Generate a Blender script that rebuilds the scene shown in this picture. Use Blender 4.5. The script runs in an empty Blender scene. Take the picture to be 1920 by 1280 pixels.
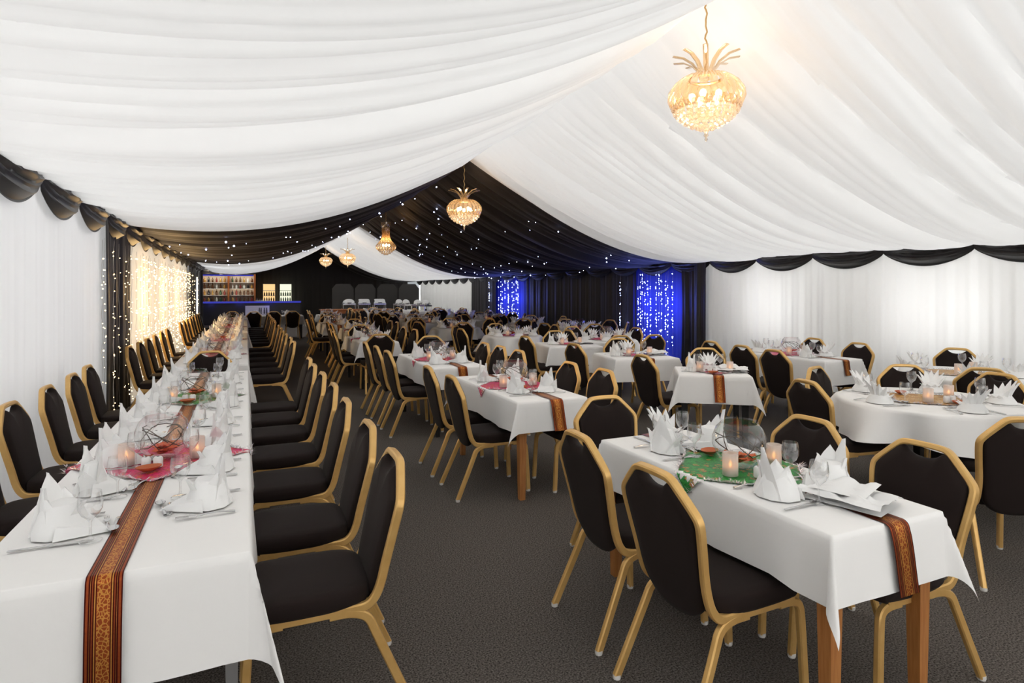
import bpy, math, random
from math import sin, cos, pi, radians, sqrt, atan2, hypot
random.seed(7)
C = bpy.context.scene.collection
sc = bpy.context.scene

# ------------------------------------------------------------------ materials
def new_mat(name):
    m = bpy.data.materials.new(name); m.use_nodes = True
    m.node_tree.nodes.clear(); return m, m.node_tree.nodes, m.node_tree.links
def N(ns, t, **kw):
    n = ns.new(t)
    for k, v in kw.items():
        if k in n.inputs.keys(): n.inputs[k].default_value = v
        else: setattr(n, k, v)
    return n
def principled(name, col, rough=.5, metal=0., sheen=0., spec=None, coat=0.):
    m, ns, lk = new_mat(name)
    o = N(ns, 'ShaderNodeOutputMaterial'); p = N(ns, 'ShaderNodeBsdfPrincipled')
    p.inputs['Base Color'].default_value = (*col, 1); p.inputs['Roughness'].default_value = rough
    p.inputs['Metallic'].default_value = metal; p.inputs['Sheen Weight'].default_value = sheen
    p.inputs['Coat Weight'].default_value = coat
    if spec is not None: p.inputs['Specular IOR Level'].default_value = spec
    lk.new(p.outputs[0], o.inputs[0]); m['p'] = 1
    return m
def pnode(m): return next(n for n in m.node_tree.nodes if n.type == 'BSDF_PRINCIPLED')
def add_bump(m, scale, strength, dist=.002, detail=3., stretch=None):
    ns, lk = m.node_tree.nodes, m.node_tree.links
    tc = N(ns, 'ShaderNodeTexCoord'); nz = N(ns, 'ShaderNodeTexNoise'); nz.inputs['Scale'].default_value = scale
    nz.inputs['Detail'].default_value = detail
    if stretch:
        mp = N(ns, 'ShaderNodeMapping'); mp.inputs['Scale'].default_value = stretch
        lk.new(tc.outputs['Object'], mp.inputs[0]); lk.new(mp.outputs[0], nz.inputs['Vector'])
    else: lk.new(tc.outputs['Object'], nz.inputs['Vector'])
    b = N(ns, 'ShaderNodeBump'); b.inputs['Strength'].default_value = strength; b.inputs['Distance'].default_value = dist
    lk.new(nz.outputs['Fac'], b.inputs['Height'])
    p = pnode(m); lk.new(b.outputs[0], p.inputs['Normal'])
    return nz
def noise_color(m, scale, c1, c2, lo=.35, hi=.65, detail=4., stretch=None):
    ns, lk = m.node_tree.nodes, m.node_tree.links
    tc = N(ns, 'ShaderNodeTexCoord'); nz = N(ns, 'ShaderNodeTexNoise'); nz.inputs['Scale'].default_value = scale
    nz.inputs['Detail'].default_value = detail
    mp = N(ns, 'ShaderNodeMapping'); mp.inputs['Scale'].default_value = stretch or (1, 1, 1)
    lk.new(tc.outputs['Object'], mp.inputs[0]); lk.new(mp.outputs[0], nz.inputs['Vector'])
    r = N(ns, 'ShaderNodeValToRGB'); r.color_ramp.elements[0].position = lo; r.color_ramp.elements[1].position = hi
    r.color_ramp.elements[0].color = (*c1, 1); r.color_ramp.elements[1].color = (*c2, 1)
    lk.new(nz.outputs['Fac'], r.inputs[0]); lk.new(r.outputs[0], pnode(m).inputs['Base Color'])
def sheer(name, col, trans, rough=.8):
    """fabric that lets part of the light through"""
    m, ns, lk = new_mat(name)
    o = N(ns, 'ShaderNodeOutputMaterial'); d = N(ns, 'ShaderNodeBsdfDiffuse'); t = N(ns, 'ShaderNodeBsdfTranslucent')
    d.inputs[0].default_value = (*col, 1); t.inputs[0].default_value = (*col, 1)
    x = N(ns, 'ShaderNodeMixShader'); x.inputs[0].default_value = trans
    lk.new(d.outputs[0], x.inputs[1]); lk.new(t.outputs[0], x.inputs[2]); lk.new(x.outputs[0], o.inputs[0])
    return m
def emit(name, col, s):
    m, ns, lk = new_mat(name)
    o = N(ns, 'ShaderNodeOutputMaterial'); e = N(ns, 'ShaderNodeEmission')
    e.inputs[0].default_value = (*col, 1); e.inputs[1].default_value = s
    lk.new(e.outputs[0], o.inputs[0]); return m
def thin_glass(name, tint=(1, 1, 1), base=.06, edge=.55, milk=0., milkcol=(1, 1, 1), rough=.02):
    m, ns, lk = new_mat(name)
    o = N(ns, 'ShaderNodeOutputMaterial'); t = N(ns, 'ShaderNodeBsdfTransparent'); g = N(ns, 'ShaderNodeBsdfGlossy')
    t.inputs[0].default_value = (*tint, 1); g.inputs['Roughness'].default_value = rough
    lw = N(ns, 'ShaderNodeLayerWeight'); lw.inputs[0].default_value = .35
    mr = N(ns, 'ShaderNodeMapRange'); mr.inputs['To Min'].default_value = base; mr.inputs['To Max'].default_value = edge
    lk.new(lw.outputs['Facing'], mr.inputs['Value'])
    x = N(ns, 'ShaderNodeMixShader'); lk.new(mr.outputs[0], x.inputs[0]); lk.new(t.outputs[0], x.inputs[1]); lk.new(g.outputs[0], x.inputs[2])
    last = x
    if milk:
        d = N(ns, 'ShaderNodeBsdfTranslucent'); d.inputs[0].default_value = (*milkcol, 1)
        d2 = N(ns, 'ShaderNodeBsdfDiffuse'); d2.inputs[0].default_value = (*milkcol, 1)
        dm = N(ns, 'ShaderNodeMixShader'); dm.inputs[0].default_value = .5
        lk.new(d.outputs[0], dm.inputs[1]); lk.new(d2.outputs[0], dm.inputs[2])
        y = N(ns, 'ShaderNodeMixShader'); y.inputs[0].default_value = milk
        lk.new(x.outputs[0], y.inputs[1]); lk.new(dm.outputs[0], y.inputs[2]); last = y
    lk.new(last.outputs[0], o.inputs[0]); return m

M = {}
M['white_drape'] = sheer('white_drape', (.90, .90, .89), .09)
M['white_curtain'] = sheer('white_curtain', (.89, .89, .88), .14)
M['wall_curtain'] = sheer('wall_curtain', (.88, .88, .88), .075)
M['near_wall'] = sheer('near_wall', (.88, .88, .87), .25)
M['warm_lit_curtain'] = sheer('warm_lit_curtain', (.88, .80, .66), .13)  # white curtain; the fairy lights' warm glow is painted into its colour
M['grey_curtain'] = sheer('grey_curtain', (.62, .60, .58), .15)
M['outer'] = sheer('outer_skin', (.84, .84, .83), .42)
M['black_drape'] = principled('black_drape', (.013, .011, .012), .55, sheen=.12)
M['black_ceiling'] = principled('black_ceiling_cloth', (.016, .012, .012), .6, sheen=.1)
M['black_satin'] = principled('black_satin', (.012, .011, .012), .42, sheen=.15)
M['blue_lit_curtain'] = principled('blue_lit_curtain', (.03, .05, .45), .7)  # blue LED light put into the cloth's own colour
M['charcoal'] = principled('charcoal_cloth', (.03, .027, .025), .8)
M['carpet'] = principled('carpet', (.04, .04, .04), .95, spec=.1)
noise_color(M['carpet'], 130, (.028, .023, .020), (.200, .176, .156), .34, .68, 5)
add_bump(M['carpet'], 600, .5, .003)
M['cloth'] = principled('table_linen', (.93, .915, .89), .85, spec=.15)
add_bump(M['cloth'], 6, .25, .01, 4)
M['napkin'] = principled('napkin_linen', (.90, .895, .88), .8, spec=.15)
M['chair_black'] = principled('chair_fabric', (.0150, .0090, .0075), .8, sheen=.03, spec=.18)
add_bump(M['chair_black'], 900, .25, .001)
M['gold'] = principled('gold_frame', (.60, .345, .115), .34, metal=.4)
noise_color(M['gold'], 18, (.68, .40, .125), (.75, .47, .165), .3, .7, 3)
M['glide'] = principled('clear_glide', (.75, .72, .68), .25)
M['oak'] = principled('stained_wood', (.42, .17, .045), .45)
noise_color(M['oak'], 14, (.36, .13, .032), (.47, .20, .06), .3, .7, 5, (6, 6, .5))
M['black_metal'] = principled('black_metal', (.02, .018, .018), .45, metal=.3)
M['steel'] = principled('steel', (.62, .62, .62), .22, metal=1.)
M['chrome_leg'] = principled('grey_metal', (.45, .45, .45), .35, metal=.8)
M['tabletop'] = principled('tabletop_board', (.45, .30, .16), .6)
M['china'] = principled('white_china', (.82, .82, .80), .3)
M['glass'] = thin_glass('clear_glass', base=.09, edge=.8)
M['bowl_glass'] = thin_glass('bowl_glass', base=.045, edge=.55)
M['frost'] = thin_glass('frosted_glass', milk=.62, milkcol=(.93, .88, .84))
M['wax'] = principled('candle_wax', (.85, .55, .32), .6)
M['flame'] = emit('flame', (1., .42, .10), 5.)
M['twig'] = principled('twig', (.07, .045, .025), .8)
M['petal'] = principled('petal', (.72, .12, .035), .6)
M['clay'] = principled('clay_lamp', (.50, .12, .04), .7)
M['tinsel'] = principled('tinsel', (.80, .72, .74), .25, metal=.6)
M['amber'] = thin_glass('amber_glass', tint=(1., .90, .74), base=.16, edge=.75, milk=.16, milkcol=(.92, .74, .50))
M['crystal'] = thin_glass('crystal_bead', tint=(1., .95, .88), base=.12, edge=.8, milk=.25, milkcol=(.97, .90, .80))
M['brass'] = principled('brass', (.55, .36, .16), .3, metal=1.)
M['bulb_warm'] = emit('bulb_warm', (1., .82, .58), 10.)
M['led_warm'] = emit('led_warm', (1., .68, .30), 10.)
M['led_blue'] = emit('led_blue', (.34, .44, 1.), 16.)
M['led_star'] = emit('led_star', (.55, .62, 1.), 16.)
M['led_strip'] = emit('led_strip', (.08, .09, .75), .45)
M['wire'] = principled('clear_wire', (.5, .45, .4), .5)
M['white_paint'] = principled('white_paint', (.8, .8, .8), .6)
M['door_light'] = sheer('frosted_door', (.9, .92, .95), .6)
M['fridge_warm'] = emit('fridge_light_warm', (1., .62, .28), .9)
M['fridge_cool'] = emit('fridge_light_cool', (.95, 1., .72), .9)
M['bar_back'] = emit('back_bar_light', (1., .88, .68), .55)
M['cream_board'] = principled('cream_board', (.75, .66, .55), .5)
M['mirror'] = principled('mirror', (.85, .87, .95), .05, metal=1.)
M['wood_rail'] = principled('orange_wood', (.46, .16, .05), .5)
M['bar_black'] = principled('bar_front', (.03, .028, .03), .5)
M['screen'] = principled('screen_cloth', (.055, .052, .048), .85)
for k, c in dict(green=(.02, .06, .03), brown=(.07, .03, .012), clear=(.6, .66, .7), red=(.20, .03, .03), gold=(.36, .22, .06), dark=(.015, .015, .02)).items():
    M['bottle_' + k] = principled('bottle_' + k, c, .15)
M['poster'] = principled('poster', (.75, .72, .78), .6)
M['ink'] = principled('ink', (.08, .08, .10), .6)

def runner_mat():
    m = principled('runner_brocade', (.3, .04, .02), .5, spec=.2)
    ns, lk = m.node_tree.nodes, m.node_tree.links; p = pnode(m)
    tc = N(ns, 'ShaderNodeTexCoord'); sp = N(ns, 'ShaderNodeSeparateXYZ'); lk.new(tc.outputs['UV'], sp.inputs[0])
    # u 0..1 across, v in metres along
    ab = N(ns, 'ShaderNodeMath', operation='SUBTRACT'); lk.new(sp.outputs[0], ab.inputs[0]); ab.inputs[1].default_value = .5
    aa = N(ns, 'ShaderNodeMath', operation='ABSOLUTE'); lk.new(ab.outputs[0], aa.inputs[0])
    r = N(ns, 'ShaderNodeValToRGB'); e = r.color_ramp.elements
    red = (.085, .010, .008, 1); gold = (.72, .32, .07, 1); org = (.40, .085, .025, 1)
    e[0].position = 0; e[0].color = org; e[1].position = 1; e[1].color = red
    for pos, c in ((.17, org), (.18, red), (.205, red), (.21, gold), (.235, gold), (.24, red), (.27, red), (.275, org), (.30, org), (.305, red), (.34, red), (.345, gold), (.355, red), (.39, red), (.395, org), (.455, org), (.46, red)):
        x = e.new(pos); x.color = c
    r.color_ramp.interpolation = 'CONSTANT'
    lk.new(aa.outputs[0], r.inputs[0])
    mp = N(ns, 'ShaderNodeCombineXYZ')
    mu = N(ns, 'ShaderNodeMath', operation='MULTIPLY'); mu.inputs[1].default_value = .115; lk.new(sp.outputs[0], mu.inputs[0])
    lk.new(mu.outputs[0], mp.inputs[0]); lk.new(sp.outputs[1], mp.inputs[1])
    vo = N(ns, 'ShaderNodeTexVoronoi', feature='DISTANCE_TO_EDGE'); vo.inputs['Scale'].default_value = 85; lk.new(mp.outputs[0], vo.inputs['Vector'])
    nz = N(ns, 'ShaderNodeTexNoise'); nz.inputs['Scale'].default_value = 120; lk.new(mp.outputs[0], nz.inputs['Vector'])
    lt = N(ns, 'ShaderNodeMath', operation='LESS_THAN'); lt.inputs[1].default_value = .10; lk.new(vo.outputs[0], lt.inputs[0])
    ce = N(ns, 'ShaderNodeMath', operation='LESS_THAN'); ce.inputs[1].default_value = .17; lk.new(aa.outputs[0], ce.inputs[0])
    ml = N(ns, 'ShaderNodeMath', operation='MULTIPLY'); lk.new(lt.outputs[0], ml.inputs[0]); lk.new(ce.outputs[0], ml.inputs[1])
    mx = N(ns, 'ShaderNodeMix', data_type='RGBA'); lk.new(ml.outputs[0], mx.inputs[0]); lk.new(r.outputs[0], mx.inputs[6]); mx.inputs[7].default_value = gold
    mx2 = N(ns, 'ShaderNodeMix', data_type='RGBA', blend_type='MULTIPLY'); mx2.inputs[0].default_value = .35
    lk.new(mx.outputs[2], mx2.inputs[6]); lk.new(nz.outputs['Fac'], mx2.inputs[7])
    lk.new(mx2.outputs[2], p.inputs['Base Color'])
    p.inputs['Metallic'].default_value = .8; p.inputs['Roughness'].default_value = .42
    return m
M['runner'] = runner_mat()
def sari_mat(name, a, b, c):
    m = principled(name, a, .45, sheen=.2)
    ns, lk = m.node_tree.nodes, m.node_tree.links; p = pnode(m); p.inputs['Sheen Weight'].default_value = 0
    tc = N(ns, 'ShaderNodeTexCoord')
    vo = N(ns, 'ShaderNodeTexVoronoi'); vo.inputs['Scale'].default_value = 20; lk.new(tc.outputs['Object'], vo.inputs['Vector'])
    nz = N(ns, 'ShaderNodeTexNoise'); nz.inputs['Scale'].default_value = 60; nz.inputs['Detail'].default_value = 4; lk.new(tc.outputs['Object'], nz.inputs['Vector'])
    r = N(ns, 'ShaderNodeValToRGB'); r.color_ramp.interpolation = 'CONSTANT'
    e = r.color_ramp.elements; e[0].color = (*b, 1); e[0].position = 0; e[1].color = (*a, 1); e[1].position = .40
    x = e.new(.62); x.color = (*c, 1)
    lk.new(vo.outputs['Distance'], r.inputs[0])
    r2 = N(ns, 'ShaderNodeValToRGB'); r2.color_ramp.elements[0].position = .47; r2.color_ramp.elements[1].position = .56
    lk.new(nz.outputs['Fac'], r2.inputs[0])
    mx = N(ns, 'ShaderNodeMix', data_type='RGBA'); lk.new(r2.outputs[0], mx.inputs[0]); mx.inputs[7].default_value = (*c, 1); lk.new(r.outputs[0], mx.inputs[6])
    n2 = N(ns, 'ShaderNodeTexVoronoi'); n2.inputs['Scale'].default_value = 95; lk.new(tc.outputs['Object'], n2.inputs['Vector'])
    r3 = N(ns, 'ShaderNodeValToRGB'); r3.color_ramp.elements[0].color = (.25, .22, .2, 1); r3.color_ramp.elements[1].color = (1, 1, 1, 1)
    r3.color_ramp.elements[0].position = .12; r3.color_ramp.elements[1].position = .5
    lk.new(n2.outputs['Distance'], r3.inputs[0])
    m2 = N(ns, 'ShaderNodeMix', data_type='RGBA', blend_type='MULTIPLY'); m2.inputs[0].default_value = .8
    lk.new(mx.outputs[2], m2.inputs[6]); lk.new(r3.outputs[0], m2.inputs[7])
    lk.new(m2.outputs[2], p.inputs['Base Color']); return m
M['pink_sari'] = sari_mat('pink_brocade', (.58, .02, .09), (.70, .13, .03), (.75, .03, .16))
M['green_sari'] = sari_mat('green_brocade', (.008, .19, .025), (.50, .22, .05), (.015, .30, .04))
M['gold_sari'] = sari_mat('gold_brocade', (.62, .36, .10), (.70, .50, .22), (.50, .24, .05))

# ------------------------------------------------------------------ geometry helpers
class MB:
    def __init__(s): s.v = []; s.f = []; s.mi = []; s.uv = None
    def add(s, vs, fs, mi=0):
        o = len(s.v); s.v += [tuple(p) for p in vs]; s.f += [tuple(i + o for i in q) for q in fs]; s.mi += [mi] * len(fs); return s
    def box(s, x0, x1, y0, y1, z0, z1, mi=0, b=0.):
        if not b:
            vs = [(x, y, z) for z in (z0, z1) for y in (y0, y1) for x in (x0, x1)]
            return s.add(vs, [(0, 2, 3, 1), (4, 5, 7, 6), (0, 1, 5, 4), (2, 6, 7, 3), (0, 4, 6, 2), (1, 3, 7, 5)], mi)
        vs = []
        for (zz, i) in ((z0, b), (z0 + b, 0), (z1 - b, 0), (z1, b)):
            X0, X1, Y0, Y1 = x0 + i, x1 - i, y0 + i, y1 - i; c = b
            vs += [(X0 + c, Y0, zz), (X1 - c, Y0, zz), (X1, Y0 + c, zz), (X1, Y1 - c, zz), (X1 - c, Y1, zz), (X0 + c, Y1, zz), (X0, Y1 - c, zz), (X0, Y0 + c, zz)]
        fs = [tuple(range(7, -1, -1)), tuple(range(24, 32))]
        for k in range(3):
            for j in range(8): fs.append((k * 8 + j, k * 8 + (j + 1) % 8, k * 8 + 8 + (j + 1) % 8, k * 8 + 8 + j))
        return s.add(vs, fs, mi)
    def tube(s, path, r, n=8, closed=False, prof=None, mi=0, up=(0, 0, 1), cap=True):
        """sweep a round (or given) profile along path; r a number or list"""
        P = [tuple(map(float, p)) for p in path]; m = len(P)
        def sub(a, b): return (a[0]-b[0], a[1]-b[1], a[2]-b[2])
        def cr(a, b): return (a[1]*b[2]-a[2]*b[1], a[2]*b[0]-a[0]*b[2], a[0]*b[1]-a[1]*b[0])
        def nm(a):
            l = sqrt(sum(q*q for q in a)) or 1e-9; return (a[0]/l, a[1]/l, a[2]/l)
        vs = []; prev = None
        for i, p in enumerate(P):
            if closed: t = nm(sub(P[(i+1) % m], P[i-1]))
            else: t = nm(sub(P[min(i+1, m-1)], P[max(i-1, 0)]))
            if prev is None:
                u = cr(up, t)
                if sum(q*q for q in u) < 1e-4: u = cr((0, 1, 0), t)
                u = nm(u)
            else:
                d = sum(a*b for a, b in zip(prev, t)); u = nm(tuple(a-d*b for a, b in zip(prev, t)))
            prev = u; w = cr(t, u); rr = r[i] if isinstance(r, (list, tuple)) else r
            pr = prof or [(cos(2*pi*k/n), sin(2*pi*k/n)) for k in range(n)]
            for a, b in pr: vs.append(tuple(p[k] + rr*(a*u[k] + b*w[k]) for k in range(3)))
        n = len(prof) if prof else n; fs = []
        for i in range(m if closed else m-1):
            j = (i+1) % m
            for k in range(n): fs.append((i*n+k, i*n+(k+1) % n, j*n+(k+1) % n, j*n+k))
        if not closed and cap: fs += [tuple(range(n-1, -1, -1)), tuple(range((m-1)*n, m*n))]
        return s.add(vs, fs, mi)
    def lathe(s, prof, n=20, mi=0, c=(0, 0, 0), sx=1., sy=1.):
        vs = []; fs = []
        for r, z in prof:
            for k in range(n): vs.append((c[0]+sx*r*cos(2*pi*k/n), c[1]+sy*r*sin(2*pi*k/n), c[2]+z))
        for i in range(len(prof)-1):
            for k in range(n): fs.append((i*n+k, i*n+(k+1) % n, i*n+n+(k+1) % n, i*n+n+k))
        if prof[0][0] > 1e-4: pass
        return s.add(vs, fs, mi)
    def grid(s, fn, nu, nv, mi=0, uv=None):
        vs = [fn(i/nu, j/nv) for i in range(nu+1) for j in range(nv+1)]
        fs = [(i*(nv+1)+j, (i+1)*(nv+1)+j, (i+1)*(nv+1)+j+1, i*(nv+1)+j+1) for i in range(nu) for j in range(nv)]
        return s.add(vs, fs, mi)
    def octa(s, c, r, mi=0):
        x, y, z = c
        return s.add([(x+r, y, z), (x-r, y, z), (x, y+r, z), (x, y-r, z), (x, y, z+r), (x, y, z-r)],
                     [(0, 2, 4), (2, 1, 4), (1, 3, 4), (3, 0, 4), (2, 0, 5), (1, 2, 5), (3, 1, 5), (0, 3, 5)], mi)
    def mesh(s, name, mats, smooth=True, angle=40):
        me = bpy.data.meshes.new(name); me.from_pydata(s.v, [], s.f)
        for m in (mats if isinstance(mats, (list, tuple)) else [mats]): me.materials.append(m)
        if any(s.mi):
            me.polygons.foreach_set('material_index', s.mi)
        if s.uv:
            l = me.uv_layers.new(name='UVMap'); 
            for lp in me.loops: l.data[lp.index].uv = s.uv[lp.vertex_index]
        me.update()
        if smooth:
            me.polygons.foreach_set('use_smooth', [True]*len(me.polygons))
            if angle and hasattr(me, 'set_sharp_from_angle'): me.set_sharp_from_angle(angle=radians(angle))
        return me
def ob(name, me, parent=None, loc=(0, 0, 0), rz=0., scale=None):
    o = bpy.data.objects.new(name, me); C.objects.link(o); o.location = loc; o.rotation_euler = (0, 0, rz)
    if scale: o.scale = scale
    if parent: o.parent = parent
    return o
def tag(o, label=None, cat=None, group=None, kind=None):
    if label: o['label'] = label
    if cat: o['category'] = cat
    if group: o['group'] = group
    if kind: o['kind'] = kind
    return o
def empty(name, loc=(0, 0, 0), rz=0., **kw):
    o = ob(name, None, None, loc, rz); o.empty_display_size = .1; return tag(o, **kw)
def struct(name, mb, mat, smooth=True, label=None):
    o = ob(name, mb.mesh(name, mat, smooth)); o['kind'] = 'structure'
    if label: o['label'] = label
    return o
def copy_tree(o, parent=None, loc=None, rz=None):
    c = o.copy(); C.objects.link(c)
    if parent: c.parent = parent
    if loc is not None: c.location = loc
    if rz is not None: c.rotation_euler = (0, 0, rz)
    for k in KIDS.get(o.name, ()): copy_tree(k, c)
    return c
KIDS = {}
def kid(parent, name, me, **kw):
    o = ob(name, me, parent, **kw); KIDS.setdefault(parent.name, []).append(o); return o

# ------------------------------------------------------------------ camera
H_CAM = 1.58
cam = bpy.data.cameras.new('camera'); co = bpy.data.objects.new('camera', cam); C.objects.link(co)
cam.sensor_width = 36; cam.lens = 36*1130/1920; cam.shift_y = -96/1920; cam.clip_start = .05; cam.clip_end = 200
co.location = (0, 0, H_CAM); co.rotation_euler = (radians(90), 0, -atan2(497, 1130))
sc.camera = co

# ------------------------------------------------------------------ hall shell
XL, XR, XM = -1.5, 8.3, 3.4
Y0, YB1, YB2, YW2, YE = -3.2, 9.5, 20.5, 31.0, 34.5
def sstep(a, b, x): t = min(1, max(0, (x-a)/(b-a))); return t*t*(3-2*t)
def ridge_z(y): 
    t = min(1, max(0, (9.6-y)/6)); return 3.74+.18*t
def eave(side, y): return 2.47 if side < 0 else (2.19 if y < 12 else 2.19-.05*min(1, (y-12)/9))
rf = random.Random(3)
struct('floor', MB().box(-3.2, 9.2, Y0-.2, YE+.3, -.05, 0), M['carpet'], False)
def folds(y0, y1, lo, hi, rnd):
    ys = [y0-.3]
    while ys[-1] < y1+.3: ys.append(ys[-1]+lo+(hi-lo)*rnd.random()**1.6)
    return ys
def fold_val(ys, y):
    lo, hi = 0, len(ys)-1
    while hi-lo > 1:
        m = (lo+hi)//2
        if ys[m] <= y: lo = m
        else: hi = m
    w = ys[hi]-ys[lo]; t = (y-ys[lo])/w
    return w*abs(sin(pi*t**.7))**.75
def ceiling_panel(name, side, y0, y1, mat, seed, res=.03, lo=.20, hi=.85, amp=.36):
    r = random.Random(seed); F = folds(y0, y1, lo, hi, r); G = folds(y0, y1, .05, .09, r); F2 = folds(y0, y1, .1, .3, r)
    xw = XL if side < 0 else XR
    def fn(u, v):
        y = y0+(y1-y0)*v; s = u
        x = xw+(XM-xw)*s
        z = eave(side, y)+(ridge_z(y)-eave(side, y))*s-.40*4*s*(1-s)*(1-.25*(s-.5)) 
        yy = y+.10*sin(2.2*s+y*1.7)*sin(pi*s)
        a = amp*(.25+.75*sin(pi*min(1, s*1.02))**.7)
        e = min(1, (1-s)/.06)*sstep(0, .30, min(y-y0, y1-y)+.004)
        z -= e*(a*fold_val(F, yy)*.62+.16*fold_val(F2, yy+.07*s)*(.4+.6*sin(pi*s)))
        z -= e*.22*sstep(.80, .97, s)*fold_val(G, y)
        return (x, y, z)
    return struct(name, MB().grid(fn, 30, int((y1-y0)/res)), mat)
ceiling_panel('ceiling', -1, Y0, YB1, M['white_drape'], 1, .025)
ceiling_panel('ceiling', 1, Y0, YB1, M['white_drape'], 2, .025)
ceiling_panel('ceiling', -1, YB1, YB2, M['black_ceiling'], 3, .04)
ceiling_panel('ceiling', 1, YB1, YB2, M['black_ceiling'], 4, .04)
ceiling_panel('ceiling', -1, YB2, YW2, M['white_drape'], 5, .04)
ceiling_panel('ceiling', 1, YB2, YW2, M['white_drape'], 6, .04)
ceiling_panel('ceiling', -1, YW2, YE, M['black_ceiling'], 7, .06)
ceiling_panel('ceiling', 1, YW2, YE, M['black_ceiling'], 8, .06)

# outer wall on the right with two daylight openings; back wall; near gable
def wall_y(name, x, y0, y1, z1, holes, mat, t=.06):
    mb = MB(); ys = sorted({y0, y1, *[h[0] for h in holes], *[h[1] for h in holes]})
    for a, b in zip(ys, ys[1:]):
        h = next((h for h in holes if h[0] <= a < h[1]), None)
        if h: mb.box(x, x+t, a, b, 0, h[2]); mb.box(x, x+t, a, b, h[3], z1)
        else: mb.box(x, x+t, a, b, 0, z1)
    return struct(name, mb, mat, False)
wins = [(4.25, 5.75, .75, 1.85), (7.2, 8.45, .75, 1.85)]
wall_y('wall_right', XR+.36, Y0, 9.4, 2.6, wins, M['outer'])
wall_y('wall_right', XR+.36, 9.4, 22.4, 2.6, [], M['charcoal'])  # unseen stretch made opaque so curtain gaps let no daylight through
wall_y('wall_right', XR+.36, 22.4, YE, 2.6, [], M['outer'])
wall_y('wall_left', XL-.40, 8.75, 9.35, 2.7, [], M['charcoal'])  # unseen dark strip added behind the black curtain to block outside light
wall_y('wall_left', XL-.40, 18.6, 21.3, 2.7, [], M['charcoal'])  # likewise added, blocks daylight behind the farther black curtain
def sky_blocker(y0, y1):  # unseen dark cover added above the black liner to block sky gaps
    mb = MB()
    for a, b in ((XL-.4, XM), (XM, XR+.4)):
        f = lambda x, y: (x, y, (2.62 if x < 2 else 2.42) if abs(x-XM) > 3 else ridge_z(y)+.14)
        mb.add([f(a, y0), f(b, y0), f(b, y1), f(a, y1)], [(0, 1, 2, 3)])
    return struct('ceiling', mb, M['charcoal'], False)
sky_blocker(9.3, 20.75); sky_blocker(30.8, YE)
for i, (a, b, z0, z1) in enumerate(wins):
    mb = MB(); x = XR+.37; e = .05
    mb.box(x, x+.04, a, b, z0, z0+e); mb.box(x, x+.04, a, b, z1-e, z1); mb.box(x, x+.04, a, a+e, z0+e, z1-e); mb.box(x, x+.04, b-e, b, z0+e, z1-e)
    struct('window_%d' % (i+1), mb, M['white_paint'], False)
def pleats(rnd, amp):
    fr = [(rnd.uniform(5, 9), rnd.uniform(0, 6.3), 1.), (rnd.uniform(13, 19), rnd.uniform(0, 6.3), .6), (rnd.uniform(28, 40), rnd.uniform(0, 6.3), .35), (rnd.uniform(1.5, 3), rnd.uniform(0, 6.3), .8)]
    return lambda t: amp*sum(w*sin(f*2*pi*t/4+p+.8*sin(t*2.1)) for f, p, w in fr)/1.6
def drape(mb, p0, p1, z0, z1, amp, seed, res=.03, gather=0.):
    r = random.Random(seed); L = hypot(p1[0]-p0[0], p1[1]-p0[1]); ux, uy = (p1[0]-p0[0])/L, (p1[1]-p0[1])/L; P = pleats(r, amp)
    def fn(u, v):
        t = u*L; d = P(t)*(.55+.45*v); g = 1-gather*sin(pi*v)
        tt = L/2+(t-L/2)*g
        return (p0[0]+ux*tt-uy*d, p0[1]+uy*tt+ux*d, z1+(z0-z1)*v)
    return mb.grid(fn, max(6, int(L/res)), 8)
def curtain(name, p0, p1, z0, z1, mat, label, amp=.02, seed=1, res=.025, cat='curtain', gather=0.):
    return tag(ob(name, drape(MB(), p0, p1, z0, z1, amp, seed, res, gather).mesh(name, mat, True, 0)), label, cat)
# left side
curtain('curtain', (XL, Y0), (XL, 9.3), .01, 2.5, M['wall_curtain'], 'bright white pleated curtain behind the chairs of the long wall table', .014, 11, .016)
curtain('curtain', (XL+.05, 7.95), (XL+.05, 9.65), .01, 2.5, M['black_drape'], 'black gathered curtain dotted with warm lights between plain and warm lit white curtains', .03, 12, .02, gather=.06)
curtain('curtain', (XL, 9.4), (XL, 18.7), .01, 2.5, M['warm_lit_curtain'], 'warm lit white curtain covered by a fairy light cascade', .016, 13, .02)
curtain('curtain', (XL+.04, 18.6), (XL+.04, 21.4), .01, 2.5, M['black_drape'], 'black curtain between the warm lit curtain and the bright doorway', .03, 14)
curtain('curtain', (XL+.04, 22.6), (XL+.04, 23.6), .01, 2.5, M['charcoal'], 'dark curtain beside the bar end of the bright doorway', .03, 15)
# right side
curtain('curtain', (XR, 9.35), (XR, Y0), .01, 2.25, M['white_curtain'], 'long white pleated curtain with daylight glowing through two windows', .04, 16, .02)
curtain('curtain', (XR-.12, 9.95), (XR-.12, 9.2), .01, 2.25, M['black_drape'], 'black gathered curtain between the white curtain and larger blue lights', .04, 17, .015, gather=.1)
curtain('curtain', (XR+.03, 11.95), (XR+.03, 9.7), .01, 2.2, M['blue_lit_curtain'], 'blue lit curtain behind the larger cascade of blue lights', .02, 18)
curtain('curtain', (XR, 17.7), (XR, 11.7), .01, 2.2, M['black_drape'], 'wide black curtain between the two cascades of blue lights', .03, 19)
curtain('curtain', (XR+.03, 20.4), (XR+.03, 17.4), .01, 2.2, M['blue_lit_curtain'], 'blue lit curtain behind the smaller far cascade of blue lights', .02, 20)
curtain('curtain', (XR-.1, 22.6), (XR-.1, 20.1), .01, 2.2, M['black_drape'], 'black curtain between the far blue lights and far white curtain', .03, 21)
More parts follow.
